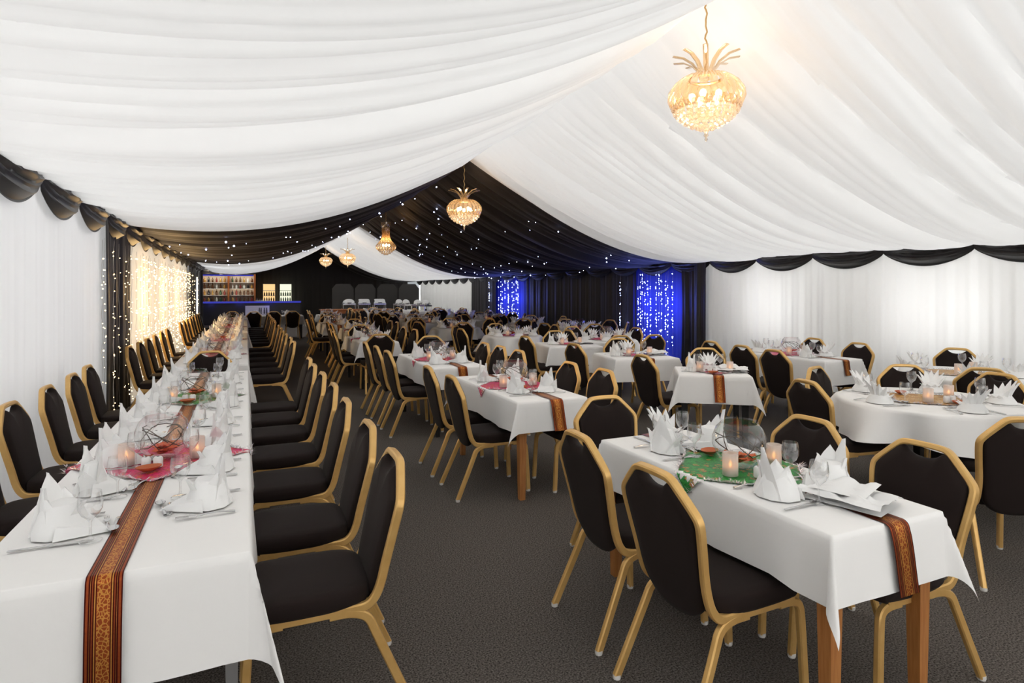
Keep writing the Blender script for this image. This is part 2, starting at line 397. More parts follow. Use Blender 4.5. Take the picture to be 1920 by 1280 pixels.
curtain('curtain', (XR, 30.8), (XR, 22.4), .01, 2.15, M['white_curtain'], 'white pleated curtain under far swags beside the chafing dishes', .02, 22)
mb = MB(); mb.box(-3.1, 9.0, YE, YE+.1, 0, 4.2); struct('wall_far', mb, M['charcoal'], False)
curtain('curtain', (.45, YE-.15), (XR, YE-.15), .01, 3.7, M['charcoal'], 'black gable curtain behind the bar fridges and screens', .03, 23, .05)
curtain('curtain', (-2.6, YE-.12), (.5, YE-.12), .01, 3.4, M['charcoal'], 'black curtain behind the lit back bar shelves', .02, 24, .05)
mb = MB(); drape(mb, (-1.5, Y0), (XR+.2, Y0), 0, 3.95, .02, 25, .05); struct('wall_near', mb, M['near_wall'])
mb = MB(); mb.box(-2.72, -2.62, 23.4, YE, 0, 2.6); mb.box(-2.72, XL+.1, 23.4, 23.5, 0, 2.6); struct('wall_left', mb, M['charcoal'], False)
mb = MB(); mb.grid(lambda u, v: (-2.75+1.3*u, 23.4+(YE-23.4)*v, 2.5+.02*sin(9*v)), 2, 30); struct('ceiling', mb, M['black_ceiling'])
mb = MB(); mb.box(XL-.02, XL, 21.4, 22.6, 0, 2.0); struct('door_1', mb, M['door_light'], False)
mb = MB(); mb.box(XL-.04, XL+.02, 21.4, 22.6, 2.0, 2.5); struct('trim_1', mb, M['charcoal'], False)
mb = MB(); mb.box(XR+.02, XR+.06, 31.2, 33.6, .1, 2.2); struct('window_3', mb, M['door_light'], False)

# swagged valances
def swag_mesh(L, dmin, dmax, seed):
    r = random.Random(seed)
    def fn(u, v):
        b = sin(pi*u); d = dmin+(dmax-dmin)*b**.75
        lift = sum(.022*(1-abs(2*v-1))*sin(2*pi*(k*v)+k+3*b) for k in (2, 3, 5))*b
        out = .02+.10*sin(pi*min(1, v*1.06))**.9*(.3+.7*b)+lift
        if u in (0, 1): out = .03
        return (out, (u-.5)*L*(1+.03*v), .02-d*v)
    return MB().grid(fn, 26, 18).mesh('swag', M['black_satin'])
SW = 1.165
sm = swag_mesh(SW, .12, .33, 1)
def valance(label, side, ya, yb):
    x = XL+.03 if side < 0 else XR-.03
    v = empty('valance', (x, ya, eave(side, ya)), label=label, cat='valance')
    y = ya
    while y < yb:
        o = ob('swag', sm, v, (0, y-ya+SW/2, eave(side, y+.5)-eave(side, ya)+.02)); 
        if side > 0: o.rotation_euler = (0, 0, pi)
        y += SW
    return v
valance('black swagged valance along the top of the white wall curtain and fairy lights', -1, 5.66-SW*6, 23.4)
valance('black swagged valance above the white window curtain and blue lights', 1, 5.69-SW*6, 30.9)

# ------------------------------------------------------------------ light strings
def strand_mesh(h, n, mat, seed, r=.0085, clump=.6):
    rr = random.Random(seed); w = MB(); b = MB(); z = -.04
    w.tube([(.006*sin(k*1.9+seed), .004*cos(k*1.3), -h*k/14) for k in range(15)], .0018, 4)
    zs = sorted(rr.uniform(.05, h-.02) for _ in range(n))
    for q in zs: b.octa((.014*rr.uniform(-.4, 1), .015*rr.uniform(-1, 1), -q), r*rr.uniform(.75, 1.25))
    return w.mesh('strand', M['wire'], False), b.mesh('bulbs', mat, False)
def light_curtain(label, x, y0, y1, z1, n, hs, bulbs, mat, side, seed, extra=(), r=.0085):
    t = empty('light_curtain', (x, (y0+y1)/2, z1), label=label, cat='string lights')
    rr = random.Random(seed); var = [strand_mesh(hs*(.9+.05*k), bulbs, mat, seed+k, r) for k in range(5)]
    ys = [y0+(y1-y0)*(k+.5)/n+rr.uniform(-.06, .06) for k in range(n)]+list(extra)
    for i, y in enumerate(ys):
        a, b = var[i % 5]
        s = ob('strand', a, t, (rr.uniform(-.02, .02), y-(y0+y1)/2, rr.uniform(-.05, .0)), 0 if side < 0 else pi)
        q = ob('bulbs', b, s); q['kind'] = 'stuff'
    return t
light_curtain('warm white cascade of fairy lights over the warm lit wall curtain', XL+.12, 9.6, 18.6, 2.12, 46, 2.0, 21, M['led_warm'], -1, 40, r=.0085)
light_curtain('sparser warm fairy lights on the white and black wall curtains', XL+.12, 7.3, 9.3, 2.15, 8, 2.0, 15, M['led_warm'], -1, 50, r=.006)
light_curtain('warm fairy lights on the black curtain beside the bright doorway', XL+.12, 19.0, 21.0, 2.05, 4, 1.9, 14, M['led_warm'], -1, 55, r=.009)
light_curtain('larger cascade of blue white lights by the white window curtain', XR-.14, 10.15, 11.5, 2.0, 12, 1.95, 25, M['led_blue'], 1, 60, extra=(12.15,), r=.0115)
light_curtain('smaller far cascade of blue white lights on the blue lit curtain', XR-.14, 17.9, 19.8, 1.98, 10, 1.85, 20, M['led_blue'], 1, 70, extra=(20.6,), r=.012)
def lamp(name, loc, energy, col, size=.1):
    l = bpy.data.lights.new(name, 'POINT'); l.energy = energy; l.color = col; l.shadow_soft_size = size
    o = bpy.data.objects.new(name, l); C.objects.link(o); o.location = loc; return o
for y in (10.3, 11.3): lamp('blue_led_fill', (XR-.35, y, 1.3), 9, (.10, .14, 1.), .25)  # unseen points added to spread the LED cascade's blue glow
for y in (18.4, 19.6): lamp('blue_led_fill', (XR-.35, y, 1.3), 10, (.10, .14, 1.), .25)  # same added blue fill at the far cascade
for y in (11, 13.5, 16): lamp('warm_led_fill', (XL+.3, y, 1.5), 20, (1., .62, .25), .3)  # added points without fixtures, brightening the curtain behind the fairy lights

# star lights in the black ceiling
star = MB().octa((0, 0, 0), 1.).mesh('star_light', M['led_star'], False)
rs = random.Random(12)
for i in range(150):
    side = -1 if i % 5 < 2 else 1; y = rs.uniform(YB1+.25, YB2-.1); s = rs.uniform(.06, .97)
    xw = XL if side < 0 else XR
    z = eave(side, y)+(ridge_z(y)-eave(side, y))*s-.40*4*s*(1-s)*(1-.25*(s-.5))
    o = ob('star_bulb', star, None, (xw+(XM-xw)*s, y, z-.15), 0, [rs.choice((.006, .008, .010, .013, .017))]*3)
    tag(o, 'tiny blue white pinpoint light sewn to the black ceiling', 'light', 'starlight pinpoints on the black ceiling')

# ------------------------------------------------------------------ chandeliers
def chain_mesh(L):
    return MB().tube([(.008*sin(k*1.3), .006*cos(k*1.9), L*k/24) for k in range(25)], .0075, 6).mesh('chain', M['brass'])
def strip(path, w, t=.012):
    mb = MB(); mb.tube(path, 1., prof=[(w*cos(2*pi*k/8), t*sin(2*pi*k/8)) for k in range(8)]); return mb
leafm = strip([(.05, 0, 0), (.065, 0, .06), (.11, 0, .12), (.185, 0, .165), (.268, 0, .178)], .021, .006).mesh('leaf', M['amber'])
rodm = strip([(.13, 0, .005), (.19, 0, -.005), (.25, 0, -.05), (.292, 0, -.11), (.298, 0, -.16), (.275, 0, -.215), (.24, 0, -.26)], .03, .008).mesh('glass_strip', M['amber'])
ringm = MB().tube([(.13*cos(2*pi*k/24), .13*sin(2*pi*k/24), 0) for k in range(24)], .012, 6, closed=True).mesh('ring', M['brass'])
def bead_tier(R, n, r):
    mb = MB()
    for k in range(n):
        a = 2*pi*k/n; mb.lathe([(.0, -r), (r*.7, -r*.7), (r, 0), (r*.7, r*.7), (.0, r)], 6, 0, (R*cos(a), R*sin(a), 0))
    return mb.mesh('crystal_tier', M['crystal'])
tiers = [(.255, 26, -.235), (.24, 24, -.27), (.21, 21, -.305), (.17, 18, -.34), (.12, 13, -.37), (.06, 8, -.395)]
tierm = [(bead_tier(R, n, .024), z) for R, n, z in tiers]
finm = MB().lathe([(.004, -.40), (.03, -.42), (.012, -.44), (.02, -.46), (.006, -.475), (.014, -.49), (.002, -.51)], 8).mesh('finial', M['crystal'])
bulbm = MB().lathe([(.001, .03), (.02, .02), (.028, 0), (.02, -.03), (.001, -.045)], 8).mesh('bulb', M['bulb_warm'])
def chandelier(y, z_hook, label, power=26):
    L = .48; t = empty('chandelier', (XM, y, z_hook-L-.12), label=label, cat='chandelier')
    ob('chain', chain_mesh(L+.12), t); ob('ring', ringm, t)
    for k in range(10): ob('leaf', leafm, t, (0, 0, 0), 2*pi*k/10+.2)
    for k in range(24): ob('glass_strip', rodm, t, (0, 0, 0), 2*pi*k/24)
    for me, z in tierm: ob('crystal_tier', me, t, (0, 0, z))
    ob('finial', finm, t)
    for k in range(5): ob('bulb', bulbm, t, (.11*cos(k*1.2566), .11*sin(k*1.2566), -.14))
    lamp('chandelier_lamp', (XM, y, z_hook-L-.12-.16), power*.3, (1., .74, .48), .09)
    return t
chandelier(3.83, 3.89, 'large amber glass chandelier hanging closest over the tables, under white drapes', 34)
chandelier(9.76, 3.71, 'amber glass chandelier hanging where white ceiling meets black star ceiling', 30)
chandelier(22.8, 3.52, 'amber glass chandelier under the far white drapes, nearer of that pair', 24)
chandelier(29.5, 3.72, 'amber glass chandelier farthest away, before the black gable', 24)
def bell_chandelier(y, z_hook):
    t = empty('chandelier', (XM, y, z_hook-.34), label='tall hourglass shaped gold chandelier hanging under the black star ceiling', cat='chandelier')
    ob('chain', chain_mesh(.34), t)
    ob('crown', MB().lathe([(.10, -.16), (.13, -.10), (.135, -.04), (.14, 0), (.12, .0)], 20).mesh('crown', M['amber']), t)
    r2 = strip([(.11, 0, -.15), (.10, 0, -.28), (.105, 0, -.40), (.15, 0, -.50), (.22, 0, -.57), (.265, 0, -.63), (.255, 0, -.70), (.19, 0, -.74)], .024, .008).mesh('glass_strip', M['amber'])
    for k in range(20): ob('glass_strip', r2, t, (0, 0, 0), 2*pi*k/20)
    for (R, n, z) in ((.20, 20, -.74), (.16, 16, -.78), (.11, 12, -.82), (.05, 7, -.85)): ob('crystal_tier', bead_tier(R, n, .022), t, (0, 0, z))
    for k in range(4): ob('bulb', bulbm, t, (.08*cos(k*1.57), .08*sin(k*1.57), -.6))
    lamp('chandelier_lamp', (XM, y, z_hook-.34-.5), 6, (1., .62, .30), .09)
bell_chandelier(16.1, 3.73)

# ------------------------------------------------------------------ banquet chair
TP = [(1., .45), (.72, .78), (-.72, .78), (-1., .45), (-1., -.45), (-.72, -.78), (.72, -.78), (1., -.45)]
def smooth_path(pts, it=2):
    for _ in range(it):
        q = [pts[0]]
        for a, b in zip(pts, pts[1:]):
            q += [tuple(a[k]*.75+b[k]*.25 for k in range(3)), tuple(a[k]*.25+b[k]*.75 for k in range(3))]
        pts = q+[pts[-1]]
    return pts
def back_y(z): return -.20-.115*max(0, z-.40)/.5 if z < .55 else -.2345-.22*(z-.55)
half = [(.187, .205, .397), (.187, -.10, .397), (.187, -.165, .399), (.186, -.195, .425), (.186, back_y(.47), .47), (.187, back_y(.55), .55), (.203, back_y(.66), .66), (.214, back_y(.745), .745), (.214, back_y(.772), .772), (.203, back_y(.795), .795), (.121, back_y(.877), .877), (.099, back_y(.895), .895), (.076, back_y(.902), .902)]
fp = half+[(0, back_y(.904), .904)]+[(-x, y, z) for x, y, z in reversed(half)]
frame_me = MB().tube(smooth_path(fp, 2), .0165, prof=TP, up=(1, 0, 0)).mesh('frame', M['gold'], True, 35)
def front_leg(s): return MB().tube(smooth_path([(s*.187, .13, .390), (s*.187, .20, .390), (s*.188, .238, .372), (s*.190, .246, .32), (s*.196, .262, .012)], 2), .0165, prof=TP, up=(1, 0, 0)).mesh('leg', M['gold'], True, 35)
def rear_leg(s): return MB().tube(smooth_path([(s*.187, -.03, .388), (s*.187, -.11, .388), (s*.191, -.170, .365), (s*.195, -.192, .31), (s*.216, -.325, .012)], 2), .0165, prof=TP, up=(1, 0, 0)).mesh('leg', M['gold'], True, 35)
def glide_me(): return MB().lathe([(.0, 0), (.0155, 0), (.0175, .006), (.017, .018), (.0, .018)], 10).mesh('glide', M['glide'])
def loft(out, layers, mapf):
    """out: closed outline of 2D points; layers: (scale, depth)"""
    n = len(out); cx = 0; cz = sum(p[1] for p in out)/n; vs = []; fs = []
    for s, d in layers:
        for (a, b) in out: vs.append(mapf(cx+(a-cx)*s, cz+(b-cz)*s, d))
    for i in range(len(layers)-1):
        for k in range(n): fs.append((i*n+k, i*n+(k+1) % n, (i+1)*n+(k+1) % n, (i+1)*n+k))
    fs += [tuple(range(n-1, -1, -1)), tuple(range((len(layers)-1)*n, len(layers)*n))]
    return MB().add(vs, fs)
def chaikin(pts, it=2):
    for _ in range(it):
        q = []
        for i in range(len(pts)):
            a, b = pts[i], pts[(i+1) % len(pts)]
            q += [(a[0]*.75+b[0]*.25, a[1]*.75+b[1]*.25), (a[0]*.25+b[0]*.75, a[1]*.25+b[1]*.75)]
        pts = q
    return pts
hp = [(0, .850), (.035, .853), (.062, .864), (.084, .884), (.097, .888), (.112, .876), (.194, .795), (.201, .765), (.188, .66), (.172, .55), (.168, .48), (.150, .415), (.10, .375), (.04, .362)]
outl = chaikin(hp+[(-x, z) for x, z in reversed(hp[1:])], 2)
back_me = loft(outl, [(.75, -.024), (.93, -.021), (.985, -.013), (1., 0), (.985, .016), (.93, .03), (.8, .036), (.4, .040)], lambda a, z, d: (a, back_y(z)+d, z)).mesh('backrest', M['chair_black'], True, 60)
sq = [(.205, .20), (.20, .235), (.16, .247), (0, .250), (-.16, .247), (-.20, .235), (-.205, .20), (-.207, 0), (-.203, -.10), (-.17, -.172), (-.09, -.192), (0, -.194), (.09, -.192), (.17, -.172), (.203, -.10), (.207, 0)]
sq = [(a, b*.95 if b > .1 else b) for a, b in sq]
so = chaikin(sq, 2)
seat_me = loft(so, [(.9, .402), (.97, .404), (1., .418), (1., .450), (.985, .464), (.95, .472), (.8, .478), (.4, .482)], lambda a, b, d: (a, b, d)).mesh('seat', M['chair_black'], True, 60)
legs_me = [front_leg(1), front_leg(-1), rear_leg(1), rear_leg(-1)]
gl = glide_me(); gpos = [(.196, .262, 0), (-.196, .262, 0), (.216, -.325, 0), (-.216, -.325, 0)]
def make_chair(fine):
    t = empty('banquet_chair', (0, 0, -50))
    kid(t, 'frame', frame_me); kid(t, 'backrest', back_me); kid(t, 'seat', seat_me)
    for me, g in zip(legs_me, gpos):
        l = kid(t, 'leg', me)
        if fine: kid(l, 'glide', gl, loc=g)
    return t
chair_fine = make_chair(True); chair_plain = make_chair(False)
used = set(); CHAIRS = []
def chair(tx, ty, dx, dy, label, group):
    """tx,ty: where the top of the backrest stands; (dx,dy) the way it faces"""
    l = hypot(dx, dy); dx, dy = dx/l, dy/l; rz = atan2(dy, dx)-pi/2
    px, py = tx+.31*dx, ty+.31*dy
    src = chair_fine if hypot(px, py) < 7.5 else chair_plain
    o = src if src.name not in used else copy_tree(src)
    used.add(src.name); o.location = (px, py, 0); o.rotation_euler = (0, 0, rz)
    CHAIRS.append(o)
    return tag(o, label, 'chair', group)

# ------------------------------------------------------------------ tables and cloths
TZ = .742       # top of the boards
def make_table(name, label, cx, cy, rot, W, L, legmat, round_=False, pairs=2, taper=True):
    t = empty(name, (cx, cy, 0), rot, label=label, cat='table')
    if round_: me = MB().lathe([(.0, TZ-.03), (W/2, TZ-.03), (W/2, TZ), (.0, TZ)], 40).mesh('tabletop', M['tabletop'])
    else: me = MB().box(-W/2, W/2, -L/2, L/2, TZ-.03, TZ, b=.004).mesh('tabletop', M['tabletop'], False)
    ob('tabletop', me, t)
    lw = .03 if taper else .02
    lm = MB(); 
    for (z, r) in ((0, lw*.72), (.55, lw), (TZ-.03, lw)): lm.v += [(x*r, y*r, z) for x, y in ((-1, -1), (1, -1), (1, 1), (-1, 1))]
    lm.f = [(0, 3, 2, 1), (8, 9, 10, 11)]+[(a*4+k, a*4+(k+1) % 4, a*4+4+(k+1) % 4, a*4+4+k) for a in (0, 1) for k in range(4)]; lm.mi = [0]*len(lm.f)
    lme = lm.mesh('leg', legmat, False)
    if round_: pos = [(W*.2*cos(a), W*.2*sin(a)) for a in (.8, 2.37, 3.94, 5.5)]
    else: pos = [(s*(W/2-.045), (L/2-.045)*(2*k/(pairs-1)-1)) for k in range(pairs) for s in (-1, 1)]
    for x, y in pos: ob('leg', lme, t, (x, y, 0))
    return t
def cloth_mesh(W, L, drop, seed, tail=1.12, flare=.05, side=1.):
    r = random.Random(seed); rad = .014; ph = [r.uniform(0, 6.3) for _ in range(8)]; top = .004
    ex, ey = W/2+.003, L/2+.003
    def prof(a):
        q = rad*pi/2
        if a < q: th = a/rad; return rad*sin(th), rad*(1-cos(th))
        return rad+flare*(a-q), rad+(a-q)
    def wave(t, k, half, dn):
        near = sstep(0, .22, half-abs(t))
        return near*dn*(.06*sin(t*7+ph[k])+.05*sin(t*15+ph[k+1])+.035)*(.3 if k > 3 else side)
    def pt(u, v):
        a, b = max(0, abs(u)-ex), max(0, abs(v)-ey); sx, sy = (1 if u > 0 else -1), (1 if v > 0 else -1)
        if a == 0 and b == 0: return (u, v, top+.0012*sin(u*9+ph[0])*sin(v*7+ph[1])*min(1, 20*min(ex-abs(u), ey-abs(v))))
        if b == 0: o, d = prof(a); return (sx*(ex+o+wave(v, 0 if sx > 0 else 2, ey, d)), v, top-d)
        if a == 0: o, d = prof(b); return (u, sy*(ey+o+wave(u, 4 if sy > 0 else 6, ex, d)), top-d)
        h = hypot(a, b); phi = atan2(b, a); s2 = sin(2*phi); o, d = prof(h)
        fold = s2**1.3*min(h*.30, .16); tw = .25*s2*sin(4*phi+ph[2])*h*.35
        return (sx*(ex+o*cos(phi)+fold*.75+tw*.5), sy*(ey+o*sin(phi)+fold*.55-tw*.5), top-d*(1-.10*s2*(2-tail)))
    def axis(e, d, n):
        out = [-e-d*k/9 for k in range(9, 0, -1)]+[-e-.008, -e]+[-e+2*e*k/n for k in range(1, n)]+[e, e+.008]+[e+d*k/9 for k in range(1, 10)]
        return sorted(out)
    us = axis(ex, drop, 10); vs = axis(ey, drop, max(10, int(L/.12)))
    mb = MB(); nu, nv = len(us), len(vs)
    mb.add([pt(u, v) for u in us for v in vs], [(i*nv+j, (i+1)*nv+j, (i+1)*nv+j+1, i*nv+j+1) for i in range(nu-1) for j in range(nv-1)])
    return mb.mesh('tablecloth', M['cloth'], True, 0)
def round_cloth_mesh(R, drop, seed):
    r = random.Random(seed); p = r.uniform(0, 6)
    def fn(u, v):
        a = 2*pi*u; q = R*min(1, v/.5)+max(0, v-.5)*2*drop
        if q <= R: return (q*cos(a), q*sin(a), .004)
        d = q-R; w = d*(.34*sin(6*a+p)+.16*sin(11*a+2*p)+.28)
        rr = R+.004+w+min(d, .012)
        dd = d*(1+.05*cos(4*a+p))
        return (rr*cos(a), rr*sin(a), .004-max(0, dd-.006))
    return MB().grid(fn, 96, 26).mesh('tablecloth', M['cloth'], True, 0)
CZ = TZ+.006    # where things stand on a cloth

# ---- tableware meshes
def petal_sheet(mb, ang, r0, w, h, lean, tipw=.12, th=.006):
    ca, sa = cos(ang), sin(ang)
    def P(x, y, z): return (ca*x-sa*y, sa*x+ca*y, z)
    rows = []
    for k in range(6):
        t = k/5; ww = w*(1-t)**.8+.0015; rr = r0+lean*t**1.6; z = .004+h*t
        rows.append([P(rr-.010*(1-t), -ww, z), P(rr+.012*(1-t*.4), 0, z+.002), P(rr-.010*(1-t), ww, z), P(rr-th-.012*(1-t), 0, z)])
    vs = [p for r in rows for p in r]; fs = []
    for k in range(5):
        for j in range(4): fs.append((k*4+j, k*4+(j+1) % 4, k*4+4+(j+1) % 4, k*4+4+j))
    fs += [(3, 2, 1, 0), (20, 21, 22, 23)]
    mb.add(vs, fs)
def napkin_mesh(seed, kind):
    r = random.Random(seed); mb = MB()
    if kind == 'crown':     # folded standing crown with a flap lying in front
        for a, h, w in ((-1.15, .105, .066), (-.35, .158, .070), (.50, .138, .072), (1.3, .10, .060)):
            petal_sheet(mb, a+pi+r.uniform(-.1, .1), .040, w, h*r.uniform(.92, 1.06), r.uniform(.0, .02))
        petal_sheet(mb, 0+r.uniform(-.2, .2), .035, .066, .085*r.uniform(.9, 1.2), .03)
        mb.lathe([(.072, .0), (.070, .018), (.056, .055), (.040, .085), (.001, .088)], 9, 0, (0, 0, 0), 1., 1.12)
        mb.add([(.03, -.085, .001), (.145, -.012, .001), (.03, .085, .001), (.03, -.07, .035), (.13, -.004, .012), (.03, .07, .035)], [(0, 1, 4, 3), (1, 2, 5, 4), (3, 4, 5), (0, 3, 5, 2), (0, 2, 1)])
    elif kind == 'lotus':   # wide fan of points
        for k in range(7):
            a = pi+(-1.5+.5*k); petal_sheet(mb, a, .03, .040, (.10+.035*cos((k-3)*.5))*r.uniform(.94, 1.06), .055)
        for k in range(4): petal_sheet(mb, -.9+.6*k, .035, .04, .05, .045)
        mb.lathe([(.078, .0), (.074, .015), (.05, .05), (.001, .06)], 10)
    elif kind == 'mitre':
        for a in (pi-.2, .2): petal_sheet(mb, a, .022, .082, .155 if a > 1 else .13, .0)
        for s in (-1, 1): petal_sheet(mb, s*1.6, .05, .05, .085, .035)
        mb.lathe([(.060, .0), (.057, .03), (.03, .10), (.001, .105)], 8, 0, (0, 0, 0), .8, 1.25)
        mb.add([(.02, -.09, .001), (.12, -.03, .001), (.12, .04, .001), (.02, .09, .001), (.02, -.07, .04), (.10, 0, .015), (.02, .07, .04)], [(0, 1, 5, 4), (1, 2, 5), (2, 3, 6, 5), (4, 5, 6), (0, 4, 6, 3), (0, 3, 2, 1)])
    else:                   # fallen open, lying in loose folds
        def fn(u, v):
            x, y = (u-.5)*.26, (v-.5)*.20
            return (x+.01*sin(v*9), y+.015*sin(u*7), .016+.018*abs(sin(u*8+v*3))*(1-abs(2*v-1)**3)+.010*abs(sin(v*13+u*4)))
        mb.grid(fn, 18, 14); mb.grid(lambda u, v: ((u-.5)*.25, (v-.5)*.19, .003), 3, 3)
        mb.grid(lambda u, v: ((u-.5)*.17+.02, (v-.5)*.15-.01, .034+.022*abs(sin(u*6+1))*(1-v)), 10, 6)
    return mb.mesh('napkin', M['napkin'], True, 48)
NAP = {k: [napkin_mesh(i*7+3, k) for i in range(3)] for k in ('crown', 'lotus', 'mitre', 'open')}
glass_me = MB().lathe([(.001, .006), (.020, .004), (.034, .0015), (.034, 0), (.030, 0)], 20).lathe([(.012, .006), (.0045, .014), (.0035, .03), (.004, .062), (.010, .072), (.026, .086), (.035, .106), (.0365, .125), (.034, .148), (.0315, .163)], 20).mesh('wine_glass', M['glass'], True, 60)
cup = MB().lathe([(.030, 0), (.032, .004), (.034, .05), (.036, .095)], 18).mesh('tumbler', M['glass'])
def flat_outline(pts, th=.002, zf=lambda x, y: 0.):
    n = len(pts); vs = [(x, y, zf(x, y)) for x, y in pts]+[(x, y, zf(x, y)+th) for x, y in pts]
    return vs, [tuple(range(n-1, -1, -1)), tuple(range(n, 2*n))]+[(k, (k+1) % n, n+(k+1) % n, n+k) for k in range(n)]
def knife_me():
    mb = MB(); mb.box(-.0055, .0055, -.115, -.005, 0, .005, b=.002)
    vs, fs = flat_outline([(-.008, -.008), (.007, -.008), (.010, .05), (.009, .09), (.002, .115), (-.006, .095)], .0018, lambda x, y: .0015); mb.add(vs, fs)
    return mb.mesh('knife', M['steel'], True, 30)
def handle(mb, y0, y1, w0, w1, zf):
    mb.grid(lambda u, v: ((u-.5)*2*(w0+(w1-w0)*v), y0+(y1-y0)*v, zf(v)+.0022*sin(pi*u)+.0015), 3, 8); mb.grid(lambda u, v: (-(u-.5)*2*(w0+(w1-w0)*v), y0+(y1-y0)*v, zf(v)+.0005), 3, 8)
def fork_me(s=1.):
    mb = MB(); handle(mb, -.10*s, .03*s, .0085*s, .0035*s, lambda v: .007*sin(pi*v)*.9)
    mb.grid(lambda u, v: ((u-.5)*.023*s*(1 if v > .4 else .4+1.5*v), (.03+.025*v)*s, .003+.004*v), 4, 4)
    for k in range(4): mb.box((-.0105+.006*k)*s, (-.0075+.006*k)*s, .054*s, .098*s, .0035, .0055)
    return mb.mesh('fork', M['steel'], True, 40)
def spoon_me():
    mb = MB(); handle(mb, -.085, .025, .007, .003, lambda v: .006*sin(pi*v)*.9)
    mb.lathe([(.001, 0), (.6, .002), (.9, .006), (1., .010)], 14, 0, (0, .05, .001), .019, .028)
    for i in range(len(mb.v)): pass
    return mb.mesh('spoon', M['steel'], True, 60)
KN, FK, SFK, SP = knife_me(), fork_me(), fork_me(.8), spoon_me()
plate_me = MB().lathe([(.001, .003), (.055, .003), (.062, .006), (.085, .012), (.086, .014), (.06, .009), (.05, .006), (.001, .006)], 24).mesh('side_plate', M['china'])
bowl_me = MB().lathe([(.001, .004), (.045, .002), (.06, .004), (.098, .045), (.122, .10), (.122, .135), (.105, .18), (.082, .205), (.086, .212)], 28).mesh('bowl', M['bowl_glass'], True, 60)
_b = random.Random(4)
twm = MB()
for k in range(3):
    pts = []; a0 = _b.uniform(0, 6)
    for i in range(13):
        a = a0+i*.45; rr = .09+.02*sin(i*.9+k); pts.append((rr*cos(a), rr*sin(a)*.95, .05+.10*abs(sin(i*.33+k*.7))))
    twm.tube(pts, .0024, 5)
twig_me = twm.mesh('twig', M['twig'])
pm = MB()
for k in range(26):
    a, q = _b.uniform(0, 6.28), _b.uniform(0, .065); s = _b.uniform(.016, .028); x, y, z = q*cos(a), q*sin(a), .012+_b.uniform(0, .04)
    pm.grid(lambda u, v: (x+s*(u-.5)*2*cos(a)-s*.8*(v-.5)*2*sin(a), y+s*(u-.5)*2*sin(a)+s*.8*(v-.5)*2*cos(a), z+.5*s*((u-.5)**2+(v-.5)**2)*4*.5), 3, 3)
petal_me = pm.mesh('petals', M['petal'])
cand_me = MB().lathe([(.001, .001), (.034, .001), (.034, .10), (.031, .10), (.031, .01)], 20).mesh('candle_glass', M['frost'])
wax_me = MB().lathe([(.001, .008), (.026, .008), (.026, .035), (.001, .035)], 14).mesh('tealight', M['wax'])
flame_me = MB().lathe([(.001, .036), (.006, .042), (.007, .050), (.003, .062), (.0005, .07)], 8).mesh('flame', M['flame'])
pot_me = MB().lathe([(.001, 0), (.018, .0), (.021, .003), (.021, .040), (.016, .047), (.001, .049)], 16).mesh('body', M['china'])
capm = MB().lathe([(.001, .0495), (.006, .0492), (.006, .0488)], 8).mesh('holes', M['ink'])
diya_me = MB().lathe([(.001, .002), (.022, .002), (.045, .018), (.047, .022), (.038, .018), (.001, .010)], 16, 0, (0, 0, 0), 1.15, .85).mesh('clay_dish', M['clay'])
def topper_meshes(hd, mat, seed, xlim):
    r = random.Random(seed)
    mb = MB(); n = 16
    def fn(u, v):
        a, b = (u*2-1), (v*2-1); x, y = hd*(a+b)/1.0*.5, hd*(a-b)*.5
        x *= 1.; z = .0022+.0006*sin(x*40+seed)*sin(y*33)
        if abs(x) > xlim: z -= (abs(x)-xlim)*1.; x = math.copysign(xlim+.024, x)
        return (x, y, z)
    mb.grid(fn, n, n)
    fr = MB()
    for sgn in ((1, 0), (0, 1), (-1, 0), (0, -1)):
        for k in range(190):
            t = r.uniform(-1, 1); a, b = (sgn[0], t) if sgn[0] else (t, sgn[1])
            x, y = hd*(a+b)*.5, hd*(a-b)*.5; d = r.uniform(0, 6.28); l = r.uniform(.018, .042); z = .004
            if abs(x) > xlim: z -= (abs(x)-xlim); x = math.copysign(xlim+.028, x)
            ddx, ddy, ddz = l*cos(d), l*sin(d), abs(l*.5*r.random())
            nx, ny = -.0022*sin(d), .0022*cos(d)
            fr.add([(x+nx, y+ny, z), (x-nx, y-ny, z), (x+ddx, y+ddy, z+ddz+.002)], [(0, 1, 2)])
    return mb.mesh('cloth', mat, True, 0), fr.mesh('tinsel_fringe', M['tinsel'], False)
def runner_mesh(L, w, dn, df, seed, lean=0.):
    """strip of cloth lying along y and hanging dn/df over the two ends"""
    r = random.Random(seed); mb = MB(); rad = .022; e = L/2+.006; n = 60; tot = L+dn+df
    uv = []
    vs = []; R0 = .024; qa = R0*pi/2
    def hang(d):
        if d < qa: th = d/R0; return R0*sin(th), R0*(1-cos(th))
        return R0+.10*(d-qa), R0+(d-qa)
    qs = [-e-dn*k/12 for k in range(12, 0, -1)]+[-e-qa*k/6 for k in range(6, -1, -1)]+[-e+2*e*k/40 for k in range(1, 40)]+[e+qa*k/6 for k in range(7)]+[e+df*k/8 for k in range(1, 9)]
    qs = sorted(set(qs)); n = len(qs)-1
    for q in qs:
        for k in range(5):
            x = (k/4-.5)*w
            if q < -e: o, d = hang(-e-q); vs.append((x+lean*d, -e-o-.004*sin(d*14+seed)*min(1, d*20), .004-d))
            elif q > e: o, d = hang(q-e); vs.append((x, e+o, .004-d))
            else: vs.append((x, q, .004))
            uv.append((k/4, q))
    fs = [(i*5+k, (i+1)*5+k, (i+1)*5+k+1, i*5+k+1) for i in range(n) for k in range(4)]
    mb.add(vs, fs); mb.uv = uv
    return mb.mesh('table_runner', M['runner'], True, 60)

